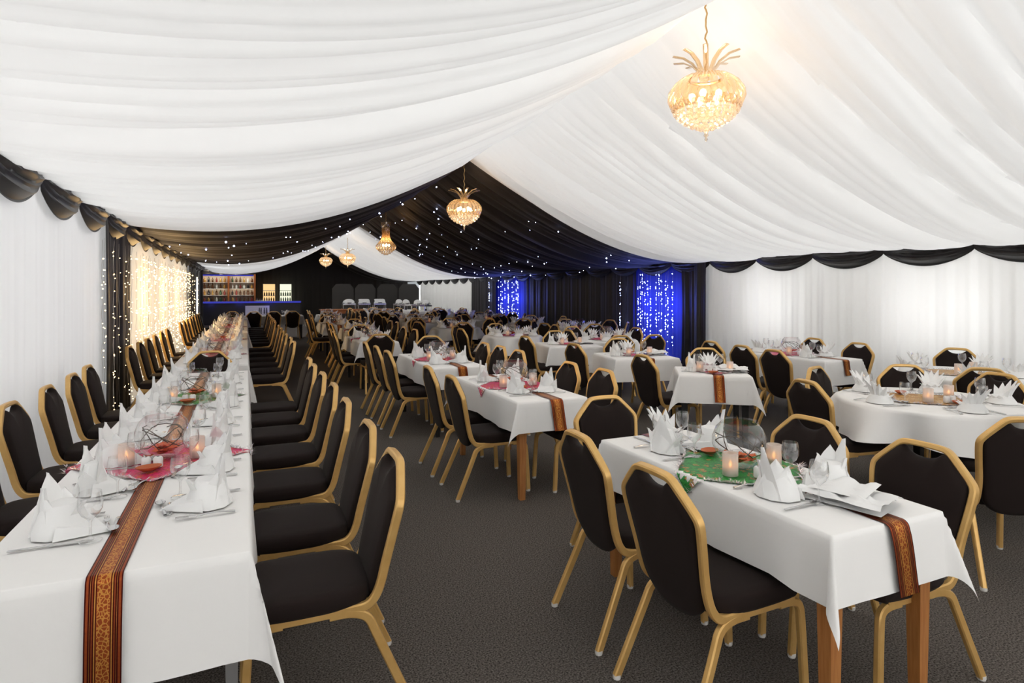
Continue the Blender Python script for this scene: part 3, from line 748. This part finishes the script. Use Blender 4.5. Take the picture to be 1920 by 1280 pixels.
ORD = ['first', 'second', 'third', 'fourth', 'fifth', 'sixth', 'seventh', 'eighth', 'ninth', 'tenth', 'eleventh', 'twelfth']
class Tab:
    def __init__(s, desc, cx, cy, rot, near=True): s.d = desc; s.cx, s.cy, s.rot = cx, cy, rot; s.near = near
    def w(s, x, y, z=CZ): return (s.cx+x*cos(s.rot)-y*sin(s.rot), s.cy+x*sin(s.rot)+y*cos(s.rot), z)
def put(T, name, me, x, y, rz, label, cat, group=None, z=CZ, sc_=None):
    return tag(ob(name, me, None, T.w(x, y, z), T.rot+rz, sc_), label, cat, group)
rn = random.Random(21)
def centre(T, x, y, topper, hd, xlim, lab, rz=0., flip=1, bowl=True, bits=True, zt=0.):
    """brocade topper with bowl, candles, salt and pepper in the middle of a table"""
    z = CZ+zt
    if topper:
        a, b = topper_meshes(hd, M[topper+'_sari'], int(100*abs(T.cy)+10*y) % 97, xlim)
        o = put(T, 'table_topper', a, x, y, rz, '%s brocade cloth with tinsel fringe%s' % (topper, lab), 'table cloth', z=z+.0003)
        q = ob('tinsel_fringe', b, o); q['kind'] = 'stuff'; q['label'] = 'silvery tinsel edge'
    z2 = z+.008
    if bowl:
        t = empty('fishbowl_vase', T.w(x, y, z2), T.rot, label='round glass bowl with twig and orange petals%s' % lab, cat='vase')
        ob('bowl', bowl_me, t); ob('twig', twig_me, t, (0, 0, .0)); p = ob('petals', petal_me, t); p['kind'] = 'stuff'
    for k, (dx, dy) in enumerate(((-.14, -.09), (.155, -.06))):
        t = empty('candle_holder', T.w(x+dx, y+dy, z2), T.rot, label='frosted tealight glass, %s of pair%s' % ('wall-side one' if k == 0 and T.cx < 0 else ('aisle-side one' if (k == 0) != (T.cx < 0) else 'window-side one'), lab), cat='candle')
        ob('candle_glass', cand_me, t)
        if T.near: ob('tealight', wax_me, t)
        ob('flame', flame_me, t)
    if bits:
        for k, nm in enumerate(('salt', 'pepper')):
            t = empty(nm+'_shaker', T.w(x-.05+.05*k, y-.165-.012*k, z2), T.rot, label='white china %s shaker%s' % (nm, lab), cat='shaker')
            ob('body', pot_me, t); ob('holes', capm, t)
        for k, (dx, dy) in enumerate(((-.03, -.235), (.02, .22))):
            t = empty('clay_lamp', T.w(x+dx, y+dy, z2), T.rot+.3, label='small clay oil lamp %s the bowl%s' % (('in front of', 'behind')[k], lab), cat='lamp')
            ob('clay_dish', diya_me, t)
def place(T, x, y, ang, pos, kind, full=True, glass=True, ddx=0.):
    """one place setting; ang = direction from the table edge to the middle"""
    ca, sa = cos(ang), sin(ang)
    def at(f, s): return x+f*ca-s*sa, y+f*sa+s*ca
    nx, ny = at(.135, 0)
    k2 = kind or rn.choice(['crown', 'crown', 'mitre', 'lotus'])
    how = {'crown': 'crown-folded', 'lotus': 'lotus-folded', 'mitre': 'peaked', 'open': 'fallen open'}[k2]
    put(T, 'napkin', rn.choice(NAP[k2]), nx, ny, ang+rn.uniform(-.35, .35), 'white %s napkin, %s' % (how, pos), 'napkin', 'white folded napkins', z=CZ+.004, sc_=(1.17,)*3)
    if full:
        a, b = at(.14, -.132); put(T, 'knife', KN, a, b, ang-pi/2+rn.uniform(-.08, .08), 'steel table knife, %s' % pos, 'knife', 'table knives', z=CZ+.0034)
        a, b = at(.14, .132); put(T, 'fork', FK, a, b, ang-pi/2+rn.uniform(-.08, .08), 'steel table fork, %s' % pos, 'fork', 'table forks', z=CZ+.0034)
        a, b = at(.268, .012); put(T, 'dessert_fork', SFK, a, b, ang+rn.uniform(-.3, .3), 'small dessert fork, %s' % pos, 'fork', 'dessert forks', z=CZ+.0034)
        a, b = at(.295, -.012); put(T, 'dessert_spoon', SP, a, b, ang+pi+rn.uniform(-.3, .3), 'small dessert spoon, %s' % pos, 'spoon', 'dessert spoons', z=CZ+.0034)
    if glass:
        a, b = at(.245+ddx, -.13); put(T, 'wine_glass', glass_me, a, b, 0, 'clear stemmed wine glass, %s' % pos, 'glass', 'wine glasses', z=CZ+.0035)
GC = 'gold-framed banquet chairs'
def nth(i, n, near='nearer end'): return 'only seat' if n == 1 else '%s from %s' % (ORD[i], near)

# ---- long tables by the left wall -------------------------------------------------
LW = .74
def long_table(desc, y0, y1, ys_a, ys_w, ends, near, pairs, runner_drop, seed, drop=.33):
    L = y1-y0; T = Tab(desc, -LW/2, (y0+y1)/2, 0., near)
    make_table('banquet_table', 'long banquet table under white cloth, %s' % desc, T.cx, T.cy, 0, LW, L, M['chrome_leg'], pairs=pairs, taper=False)
    tag(ob('tablecloth', cloth_mesh(LW, L, drop, seed, 1.9, .045, .25), None, (T.cx, T.cy, TZ)), 'white tablecloth over the long table, %s' % desc, 'tablecloth', 'white tablecloths')
    tag(ob('table_runner', runner_mesh(L, .094, runner_drop, .2, seed), None, (T.cx-.01, T.cy, CZ-.003)), 'red and gold brocade runner on the long table, %s' % desc, 'table runner', 'red and gold runners')
    for side, ys, sd in ((1, ys_a, 'aisle side'), (-1, ys_w, 'wall side')):
        for i, y in enumerate(ys):
            tx = .565 if side > 0 else -1.29
            chair(tx+rn.uniform(-.01, .01), y, -side, rn.uniform(-.03, .03), 'gold-framed black chair, %s, %s of %s' % (nth(i, len(ys)), sd, desc), GC)
    return T
L1 = long_table('nearest long wall table', 2.11, 6.85, [2.47, 3.09, 3.79, 4.46, 5.10, 5.70, 6.27], [3.80, 4.47, 5.15, 5.82, 6.42], None, True, 4, .42, 31, .34)
L2 = long_table('middle long wall table', 7.52, 13.0, [8.37, 9.12, 9.84, 10.6, 11.5, 12.4], [8.45, 9.12, 9.8, 10.5, 11.3, 12.1], None, False, 4, .3, 32)
L3 = long_table('farthest long wall table', 13.35, 20.3, [13.75, 14.5, 15.3, 16.1, 16.9, 17.7, 18.5, 19.3], [14.4, 15.2, 16.0, 16.8, 17.6, 18.4, 19.2, 20.0], None, False, 5, .3, 33)
chair(-.37, 7.40, 0, -1, 'gold-framed black chair at the far end of nearest long wall table, facing this way', GC)
chair(-.42, 21.05, 0, -1, 'gold-framed black chair at bar end of farthest long wall table', GC)
for T, ya, yw, full in ((L1, [2.62, 3.12, 3.66, 4.2, 4.8, 5.4, 6.0, 6.5], [2.52, 2.98, 3.42, 3.95, 4.5, 5.15, 5.8, 6.42], True), (L2, [8.1, 8.75, 9.5, 10.25, 11, 11.8, 12.5], [7.8, 8.45, 9.1, 9.8, 10.5, 11.3, 12.1, 12.7], False), (L3, [13.8, 14.6, 15.4, 16.2, 17, 17.8, 18.6, 19.4], [13.9, 14.7, 15.5, 16.3, 17.1, 17.9, 18.7, 19.5], False)):
    for i, y in enumerate(ya): place(T, LW/2-.0, y-T.cy, pi, '%s, aisle side, %s' % (nth(i, 9), T.d), rn.choice(['crown', 'mitre']), full, True)
    for i, y in enumerate(yw): place(T, -LW/2+.02, y-T.cy, 0, '%s, wall side, %s' % (nth(i, 9), T.d), rn.choice(['crown', 'mitre', 'crown']), full, True)
centre(L1, -.01, 3.42-L1.cy, 'pink', .40, LW/2, ', nearer end of %s' % L1.d)
centre(L1, .0, 5.25-L1.cy, 'green', .36, LW/2, ', farther end of %s' % L1.d)
centre(L2, .0, 8.6-L2.cy, 'pink', .38, LW/2, ', nearer end of %s' % L2.d, bits=False)
centre(L2, .0, 11.2-L2.cy, 'pink', .38, LW/2, ', farther end of %s' % L2.d, bits=False)
centre(L3, .0, 15.0-L3.cy, 'pink', .38, LW/2, ', nearer end of %s' % L3.d, bits=False)
centre(L3, .0, 18.5-L3.cy, 'gold', .38, LW/2, ', farther end of %s' % L3.d, bits=False)

# ---- central column of rectangular tables --------------------------------------------
def mid_table(desc, cx, cy, W, L, left, right, ends, topper, legmat, near, seed, drop=.245, rd=.27, rot=0., np_=2, kinds=None):
    T = Tab(desc, cx, cy, rot, near)
    make_table('banquet_table', 'rectangular banquet table under white cloth, %s' % desc, cx, cy, rot, W, L, legmat)
    tag(ob('tablecloth', cloth_mesh(W, L, drop, seed, 1.4, .05), None, (cx, cy, TZ), rot), 'white tablecloth on the %s' % desc, 'tablecloth', 'white tablecloths')
    tag(ob('table_runner', runner_mesh(L, .105, rd, .2, seed, .12), None, T.w(.02, 0, CZ-.003), rot), 'red and gold brocade runner on the %s' % desc, 'table runner', 'red and gold runners')
    if topper: centre(T, .0, .0, topper, .37, W/2-.0, ', %s' % desc, bits=near, bowl=True)
    for sd, lst, nm in ((-1, left, 'aisle side'), (1, right, 'window side')):
        for i, c in enumerate(lst):
            chair(c[0], c[1], -sd, (c[2] if len(c) > 2 else rn.uniform(-.04, .04)), 'gold-framed black chair, %s, %s of %s' % (nth(i, len(lst)), nm, desc), GC)
    for (x, y, dx, dy, nm) in ends: chair(x, y, dx, dy, 'gold-framed black chair, %s of %s' % (nm, desc), GC)
    ks = kinds or [None]*9; q = 0
    for i in range(np_):
        yy = L*(i+.5)/np_-L/2
        for s, nm in ((-1, 'aisle side'), (1, 'window side')):
            place(T, s*W/2, yy, 0 if s < 0 else pi, '%s, %s, %s' % (nth(i, np_), nm, desc), ks[q], near, True, -.03); q += 1
    return T
MW = .57
m1 = mid_table('nearest central table', 2.115, 2.16, MW, 1.43, [(1.40, 1.86), (1.42, 2.46)], [(2.72, 1.69), (2.72, 2.27)], [(2.06, 3.25, 0, -1, 'far end')], 'green', M['oak'], True, 51, .25, .27, kinds=['crown', 'crown', 'mitre', 'crown'])
place(m1, .03, .715, -pi/2, 'far end, nearest central table', 'lotus', True, True)
place(m1, .06, -.66, pi/2, 'near end, nearest central table', 'open', False, False)
m2 = mid_table('second central table', 2.14, 4.82, MW, 1.45, [(1.46, 4.50), (1.46, 5.16)], [(2.78, 4.36), (2.76, 4.92)], [], 'pink', M['oak'], True, 52, .24, .25, kinds=['mitre', 'mitre', 'mitre', 'crown'])
m3 = mid_table('third central table', 2.12, 7.02, MW, 1.58, [(1.42, 6.65), (1.42, 7.28), (1.40, 7.9)], [(2.79, 6.14), (2.80, 6.7), (2.79, 7.2)], [(2.46, 8.55, -.25, -1, 'far end')], 'pink', M['black_metal'], True, 53, .24, .2, np_=2)
m4 = mid_table('fourth central table', 1.95, 10.5, .6, 1.5, [(1.29, 10.12), (1.32, 10.85)], [(2.66, 10.2), (2.64, 10.9)], [(1.86, 9.22, 0, 1, 'near end'), (2.0, 11.9, 0, -1, 'far end')], 'pink', M['black_metal'], False, 54, .245, .3)
m5 = mid_table('fifth central table', 2.2, 13.0, .6, 1.5, [(1.55, 12.55), (1.56, 13.25)], [(2.92, 12.7), (2.92, 13.3)], [(2.3, 14.42, 0, -1, 'far end')], 'pink', M['black_metal'], False, 55, .245)
m6 = mid_table('sixth central table', 2.0, 15.6, .6, 1.5, [(1.26, 14.6), (1.46, 15.5)], [(2.70, 15.2), (2.70, 16)], [(2.0, 16.9, 0, -1, 'far end')], 'gold', M['black_metal'], False, 56, .245)
m7 = mid_table('seventh central table', 2.3, 18.2, .6, 1.5, [(1.66, 17.8), (1.66, 18.6)], [(3.0, 17.8), (3.0, 18.6)], [(2.3, 19.5, 0, -1, 'far end')], 'pink', M['black_metal'], False, 57, .245)
m8 = mid_table('eighth central table', 2.5, 21.0, .6, 1.5, [(1.86, 20.6), (1.86, 21.4)], [(3.2, 20.6), (3.2, 21.4)], [], 'gold', M['black_metal'], False, 58, .245)
m9 = mid_table('cross table by the bar', .75, 21.4, .7, 1.9, [], [], [(.2, 20.55, 0, 1, 'wall-side seat'), (.78, 20.5, 0, 1, 'middle seat'), (1.35, 20.55, 0, 1, 'aisle-side seat')], None, M['black_metal'], False, 59, .3, .2, rot=pi/2)

# ---- round and square tables towards the windows ---------------------------------------
def round_table(desc, cx, cy, R, seats, topper, near, seed, drop=.26, plates=5, a0=.4):
    T = Tab(desc, cx, cy, 0, near)
    make_table('round_table', 'round banquet table under white cloth, %s' % desc, cx, cy, 0, 2*R, 2*R, M['black_metal'], True)
    tag(ob('tablecloth', round_cloth_mesh(R, drop, seed), None, (cx, cy, TZ)), 'white round tablecloth on the %s' % desc, 'tablecloth', 'white tablecloths')
    for (x, y, dx, dy, nm) in seats: chair(x, y, dx, dy, 'gold-framed black chair, %s of %s' % (nm, desc), GC)
    centre(T, 0, 0, topper, .34, 9, ', %s' % desc, bits=near, bowl=(topper != 'gold'))
    for k in range(plates):
        a = a0+2*pi*k/plates
        place(T, (R-.0)*cos(a), (R-.0)*sin(a), a+pi, '%s setting clockwise, %s' % (ORD[plates-1-k], desc), 'lotus', near, True, -.02)
    return T
def square_table(desc, cx, cy, rot, S, seats, topper, near, seed, kinds=None, drop=.28):
    T = Tab(desc, cx, cy, rot, near)
    make_table('banquet_table', 'square banquet table under white cloth, %s' % desc, cx, cy, rot, S, S, M['black_metal'])
    tag(ob('tablecloth', cloth_mesh(S, S, drop, seed, 1.3, .06), None, (cx, cy, TZ), rot), 'white tablecloth on the %s' % desc, 'tablecloth', 'white tablecloths')
    tag(ob('table_runner', runner_mesh(S, .10, .27, .1, seed, .05), None, T.w(.03, 0, CZ-.003), rot), 'red and gold brocade runner on the %s' % desc, 'table runner', 'red and gold runners')
    centre(T, .02, .0, topper, .27, 9, ', %s' % desc, bits=near, bowl=False)
    for (x, y, dx, dy, nm) in seats: chair(x, y, dx, dy, 'gold-framed black chair, %s of %s' % (nm, desc), GC)
    for k, (a, nm) in enumerate(((0, 'window side'), (pi/2, 'far side'), (pi, 'aisle side'))):
        place(T, S/2*cos(a), S/2*sin(a), a+pi, '%s, %s' % (nm, desc), (kinds or ['open', 'lotus', 'mitre'])[k], near, True, -.02)
    return T
round_table('nearest round table', 4.75, 2.93, .60, [(3.80, 3.22, 1, -.15, 'aisle side'), (4.55, 3.76, .3, -1, 'far aisle side'), (5.40, 3.54, -.6, -.8, 'far window side'), (5.55, 2.86, -1, .1, 'window side'), (4.60, 2.08, -.3, .9, 'near window side'), (3.74, 1.80, .55, .85, 'near aisle side')], 'gold', True, 71, .25, 5, .5)
square_table('nearest square table', 4.38, 4.86, -.62, .66, [(3.74, 5.16, 1, .0, 'aisle side'), (4.86, 5.5, -.45, -.9, 'far side')], 'pink', True, 72)
square_table('second square table', 4.56, 6.45, -.22, .80, [(4.72, 7.08, -.2, -1, 'far side'), (3.75, 6.6, 1, .1, 'aisle side')], 'pink', True, 73)
square_table('third square table', 4.55, 8.2, -.20, .80, [(3.72, 7.98, 1, .1, 'aisle side'), (4.66, 8.85, -.1, -1, 'far side')], 'pink', False, 74)
round_table('round table behind third square table', 4.5, 10.2, .52, [(3.62, 10.92, .7, -.6, 'far aisle side'), (4.6, 11.3, 0, -1, 'far side'), (3.42, 10.0, 1, .1, 'aisle side'), (5.5, 10.4, -1, 0, 'window side')], 'pink', False, 75, .3, 6)
def grid_round(desc, cx, cy, seed, n=6, a0=.2, R=.51, topper='pink'):
    ST = ['window side', 'far window side', 'far side', 'aisle side', 'near aisle side', 'near side', 'near window side']
    s = []
    for k in range(n):
        a = a0+2*pi*k/n; s.append((cx+(R+.53)*cos(a), cy+(R+.53)*sin(a), -cos(a), -sin(a), ORD[k]+' seat anticlockwise'))
    return round_table(desc, cx, cy, R, s, topper, False, seed, .245, n, a0)
grid_round('second round table in the middle rows', 4.3, 12.9, 81, 6, .35)
grid_round('third round table in the middle rows', 4.2, 15.3, 82, 6, .1)
grid_round('fourth round table in the middle rows', 4.3, 17.7, 83, 6, .5, topper='gold')
grid_round('fifth round table in the middle rows', 4.3, 20.2, 84, 6, .2)
grid_round('sixth round table in the middle rows', 4.4, 22.8, 85, 6, .4)
# window side row
mid_table('rectangular table by the window curtain', 6.52, 5.75, .62, 1.5, [(5.42, 5.02), (5.5, 5.58), (5.58, 6.2)], [(7.13, 5.24), (7.25, 6.0)], [], 'pink', M['black_metal'], True, 91, .3, .2, kinds=['mitre', 'lotus', 'lotus', 'lotus'])
round_table('round table by the window curtain', 6.55, 3.75, .6, [(5.80, 3.1, .8, .5, 'aisle side'), (7.5, 4.3, -1, -.5, 'window side')], 'gold', False, 92, .28, 5, 2.6)
round_table('round table before the larger blue lights', 5.6, 8.75, .5, [(5.05, 7.5, .3, 1, 'near aisle side'), (5.62, 7.45, 0, 1, 'near side'), (4.98, 8.95, 1, 0, 'aisle side'), (5.5, 9.75, 0, -1, 'far side'), (6.4, 9.0, -1, 0, 'window side')], 'pink', False, 93, .3, 5)
grid_round('second round table along the blue lights', 6.55, 11.3, 94, 6, .3)
grid_round('third round table along the blue lights', 6.5, 13.8, 95, 6, .0)
grid_round('fourth round table along the blue lights', 6.5, 16.4, 96, 6, .45)
grid_round('fifth round table along the blue lights', 6.55, 19.0, 97, 6, .2)
grid_round('sixth round table along the blue lights', 6.55, 21.6, 98, 6, .3)

# ------------------------------------------------------------------ bar end
bx0, bx1, by = -2.0, 2.35, 30.6
t = empty('bar_counter', ((bx0+bx1)/2, by, 0), label='long black bar counter with blue lit edge', cat='bar counter')
w = (bx1-bx0)/2
ob('front_panel', MB().box(-w, w, 0, .06, 0, 1.02).mesh('front_panel', M['bar_black'], False), t)
ob('worktop', MB().box(-w-.03, w+.03, -.06, .5, 1.02, 1.06, b=.008).mesh('worktop', M['bar_black'], False), t)
ob('light_strip', MB().box(-w-.02, w+.02, -.075, -.06, .985, 1.065).mesh('light_strip', M['led_strip'], False), t)
ob('side_panel', MB().box(w-.05, w, .06, .46, 0, 1.02).mesh('side_panel', M['bar_black'], False), t)
for x in (-1.5, -.3, 1.0): lamp('blue_led_fill', (x, by-.25, 1.0), 1.5, (.1, .12, 1.), .1)  # fixtureless points added to spread the counter strip's blue
ps = empty('poster', (.45, by-.035, 0), label='pale notice with dark figures on the bar front', cat='poster')
ob('sheet', MB().box(-.52, .52, 0, .012, .38, .86).mesh('sheet', M['poster'], False), ps)
for x in (.08, .16, .30, .40): ob('figure', MB().lathe([(.02, .48), (.035, .52), (.03, .66), (.02, .70), (.025, .74), (.001, .78)], 8, 0, (x, -.004, 0), 1, .15).mesh('figure', M['ink']), ps)
# back bar
t = empty('back_bar', (-.85, 33.7, 0), label='lit back bar shelves full of bottles behind the counter', cat='shelf unit')
ob('cabinet', MB().box(-1.25, 1.25, -.25, .25, 0, 1.0).mesh('cabinet', M['bar_black'], False), t)
ob('back_panel', MB().box(-1.2, 1.2, .2, .25, 1.0, 2.35).mesh('back_panel', M['cream_board'], False), t)
for x in (-1.75, -1.2, -.5, .05): lamp('bar_lamp', (x, 33.35, 2.28), 5, (1., .86, .66), .05); lamp('bar_lamp', (x, 33.35, 1.5), 2.5, (1., .86, .66), .05)
for x in (-1.22, 0, 1.22): ob('post', MB().box(x-.04, x+.04, -.22, .25, 1.0, 2.4).mesh('post', M['wood_rail'], False), t)
for z in (1.32, 1.64, 1.96): ob('shelf', MB().box(-1.18, 1.18, -.18, .2, z, z+.02).mesh('shelf', M['white_paint'], False), t)
ob('canopy', MB().box(-1.26, 1.26, -.25, .25, 2.4, 2.5).mesh('canopy', M['bar_black'], False), t)
ob('light_strip', MB().box(-1.15, 1.15, -.24, -.22, 2.30, 2.36).mesh('light_strip', M['led_strip'], False), t)
bcol = ['green', 'brown', 'clear', 'red', 'gold', 'dark']
bme = {c: MB().lathe([(.001, 0), (.04, 0), (.042, .01), (.042, .15), (.015, .20), (.013, .255), (.015, .26), (.001, .262)], 10).mesh('bottle', M['bottle_'+c]) for c in bcol}
rb = random.Random(5)
for r_, z in enumerate((1.34, 1.66, 1.98, 1.0)):
    for k in range(13):
        c = rb.choice(bcol); x = -.85-1.08+k*.18
        if abs(x+.85) < .06: continue
        nm = ['lowest', 'middle', 'top', 'counter-level'][r_]
        tag(ob('bottle', bme[c], None, (x, 33.62, z+.002), 0, (rb.uniform(1., 1.4),)*2+(rb.uniform(.85, 1.12),)), '%s spirit bottle, %s along the %s back bar shelf' % (c, ORD[k if k < 6 else k-1], nm), 'bottle', 'bottles on the back bar shelves')
for i, (x, mt, nm) in enumerate(((1.05, 'fridge_warm', 'warm-lit'), (1.85, 'fridge_cool', 'greenish-lit'))):
    t = empty('bottle_fridge', (x, 33.6, 0), label='upright %s bottle fridge behind the bar' % nm, cat='fridge')
    ob('body', MB().box(-.33, .33, -.25, .3, 0, .78).box(-.33, -.29, -.25, .3, .78, 1.9).box(.29, .33, -.25, .3, .78, 1.9).box(-.33, .33, -.25, .3, 1.9, 1.95).mesh('body', M['black_metal'], False), t)
    ob('light_panel', MB().box(-.29, .29, .24, .3, .78, 1.9).mesh('light_panel', M[mt], False), t)
    for z in (1.0, 1.28, 1.56): ob('shelf', MB().box(-.29, .29, -.15, .24, z, z+.02).mesh('shelf', M['chrome_leg'], False), t)
    for z in (1.02, 1.30):
        for k in range(5): ob('bottle', bme['brown' if i == 0 else 'green'], t, (-.22+.11*k, 0, z), 0, (.8, .8, .85))
t = empty('glass_rack', (.72, 30.85, 1.062), label='row of upturned glasses on the bar counter end', cat='rack')
ob('tray', MB().box(-.35, .35, -.12, .12, 0, .03).mesh('tray', M['white_paint'], False), t)
for k in range(6): ob('glass', cup, t, (-.28+.11*k, 0, .03))
# screens
for i, (x, y, rz) in enumerate(((4.2, 29.6, 0), (5.25, 29.6, .04), (6.3, 29.5, .05), (7.15, 28.6, .1))):
    t = empty('folding_screen', (x, y, 0), rz, label='grey cloth screen with cut corners behind the buffet, %s' % ['first from the bar', 'second from the bar', 'third from the bar', 'last from the bar'][i], cat='screen')
    o = [(-.5, .06), (.5, .06), (.5, 1.66), (.32, 1.88), (-.32, 1.88), (-.5, 1.66)]
    vs = [(a, -.02, b) for a, b in o]+[(a, .02, b) for a, b in o]
    mb = MB().add(vs, [(0, 1, 2, 3, 4, 5), (11, 10, 9, 8, 7, 6)]+[(k, 6+k, 6+(k+1) % 6, (k+1) % 6) for k in range(6)])
    ob('panel', mb.mesh('panel', M['screen'], False), t)
    for s in (-1, 1): ob('foot', MB().box(s*.42-.02, s*.42+.02, -.2, .2, 0, .06).mesh('foot', M['black_metal'], False), t)
# buffet
t = empty('buffet_table', (4.35, 26.9, 0), label='long wooden buffet table carrying the chafing dishes', cat='table')
ob('tabletop', MB().box(-1.5, 1.6, -.35, .35, .72, .76, b=.006).mesh('tabletop', M['wood_rail'], False), t)
ob('apron', MB().box(-1.45, 1.55, -.31, -.28, .58, .72).mesh('apron', M['wood_rail'], False), t)
for s in (-1, 1):
    for q in (-1, 1): ob('leg', MB().box(s*1.42-.03, s*1.42+.03, q*.26-.03, q*.26+.03, 0, .72).mesh('leg', M['wood_rail'], False), t)
T = Tab('side buffet', 6.55, 25.7, .3, False)
make_table('banquet_table', 'side buffet table with narrower chafing dishes', 6.35, 24.9, .28, .8, 2.7, M['black_metal'])
tag(ob('tablecloth', cloth_mesh(.8, 2.7, .4, 99), None, (6.35, 24.9, TZ), .28), 'white tablecloth on the side buffet under chafing dishes', 'tablecloth', 'white tablecloths')
def chafing(x, y, z, rz, label, w, d, dome):
    t = empty('chafing_dish', (x, y, z), rz, label=label, cat='chafing dish')
    def lid(u, v):
        a = pi*v; q = 2*u-1
        k = sqrt(max(0, 1-abs(q)**dome))
        return (w/2*q, -d/2*cos(a)*(k if dome < 4 else 1), .24+.2*sin(a)*k)
    ob('lid', MB().grid(lid, 14, 14).mesh('lid', M['steel']), t)
    ob('pan', MB().box(-w/2, w/2, -d/2, d/2, .17, .24, b=.01).mesh('pan', M['steel'], False), t)
    for s in (-1, 1):
        for q in (-1, 1): ob('leg', MB().tube([(s*w*.46, q*d*.42, .2), (s*w*.47, q*d*.45, 0)], .012, 6).mesh('leg', M['steel']), t)
    ob('handle', MB().tube(smooth_path([(-.08, -d/2-.01, .27), (-.08, -d/2-.05, .28), (.08, -d/2-.05, .28), (.08, -d/2-.01, .27)], 1), .01, 6).mesh('handle', M['black_metal']), t)
    ob('burner', MB().lathe([(.001, 0), (.045, 0), (.045, .07), (.001, .07)], 10).mesh('burner', M['black_metal']), t)
chafing(4.06, 26.9, .762, 0, 'domed steel chafing dish on the buffet, closest to the bar', .56, .42, 2.2)
chafing(4.70, 26.9, .762, 0, 'square steel chafing dish in the middle of the wooden buffet', .54, .42, 9)
chafing(5.38, 26.9, .762, 0, 'square steel chafing dish on the wooden buffet, beside the gap', .54, .42, 9)
for i, (q, nm) in enumerate(((1.1, 'first'), (.5, 'second'), (-.45, 'third'), (-1.1, 'fourth'))):
    chafing(6.35-q*sin(.28), 24.9+q*cos(.28), CZ+.002, .28, '%s narrow domed chafing dish on the white side buffet, counting from the bar' % nm, .34, .42, 2.2)

# ------------------------------------------------------------------ light
w = bpy.data.worlds.new('world'); sc.world = w; w.use_nodes = True
bg = w.node_tree.nodes['Background']; bg.inputs[0].default_value = (1., 1., 1., 1); bg.inputs[1].default_value = 5.0
sc.view_settings.view_transform = 'Standard'; sc.view_settings.look = 'None'; sc.view_settings.gamma = 1
sc.view_settings.use_curve_mapping = False; sc.view_settings.exposure = .33
cy = sc.cycles; cy.use_denoising = True; cy.use_adaptive_sampling = True; cy.adaptive_threshold = .02; cy.max_bounces = 7; cy.diffuse_bounces = 4; cy.glossy_bounces = 4; cy.transparent_max_bounces = 16
cy.transmission_bounces = 6; cy.sample_clamp_indirect = 4; cy.sample_clamp_direct = 0; cy.caustics_reflective = False; cy.caustics_refractive = False
for n in ('chair_fine', 'chair_plain'): pass
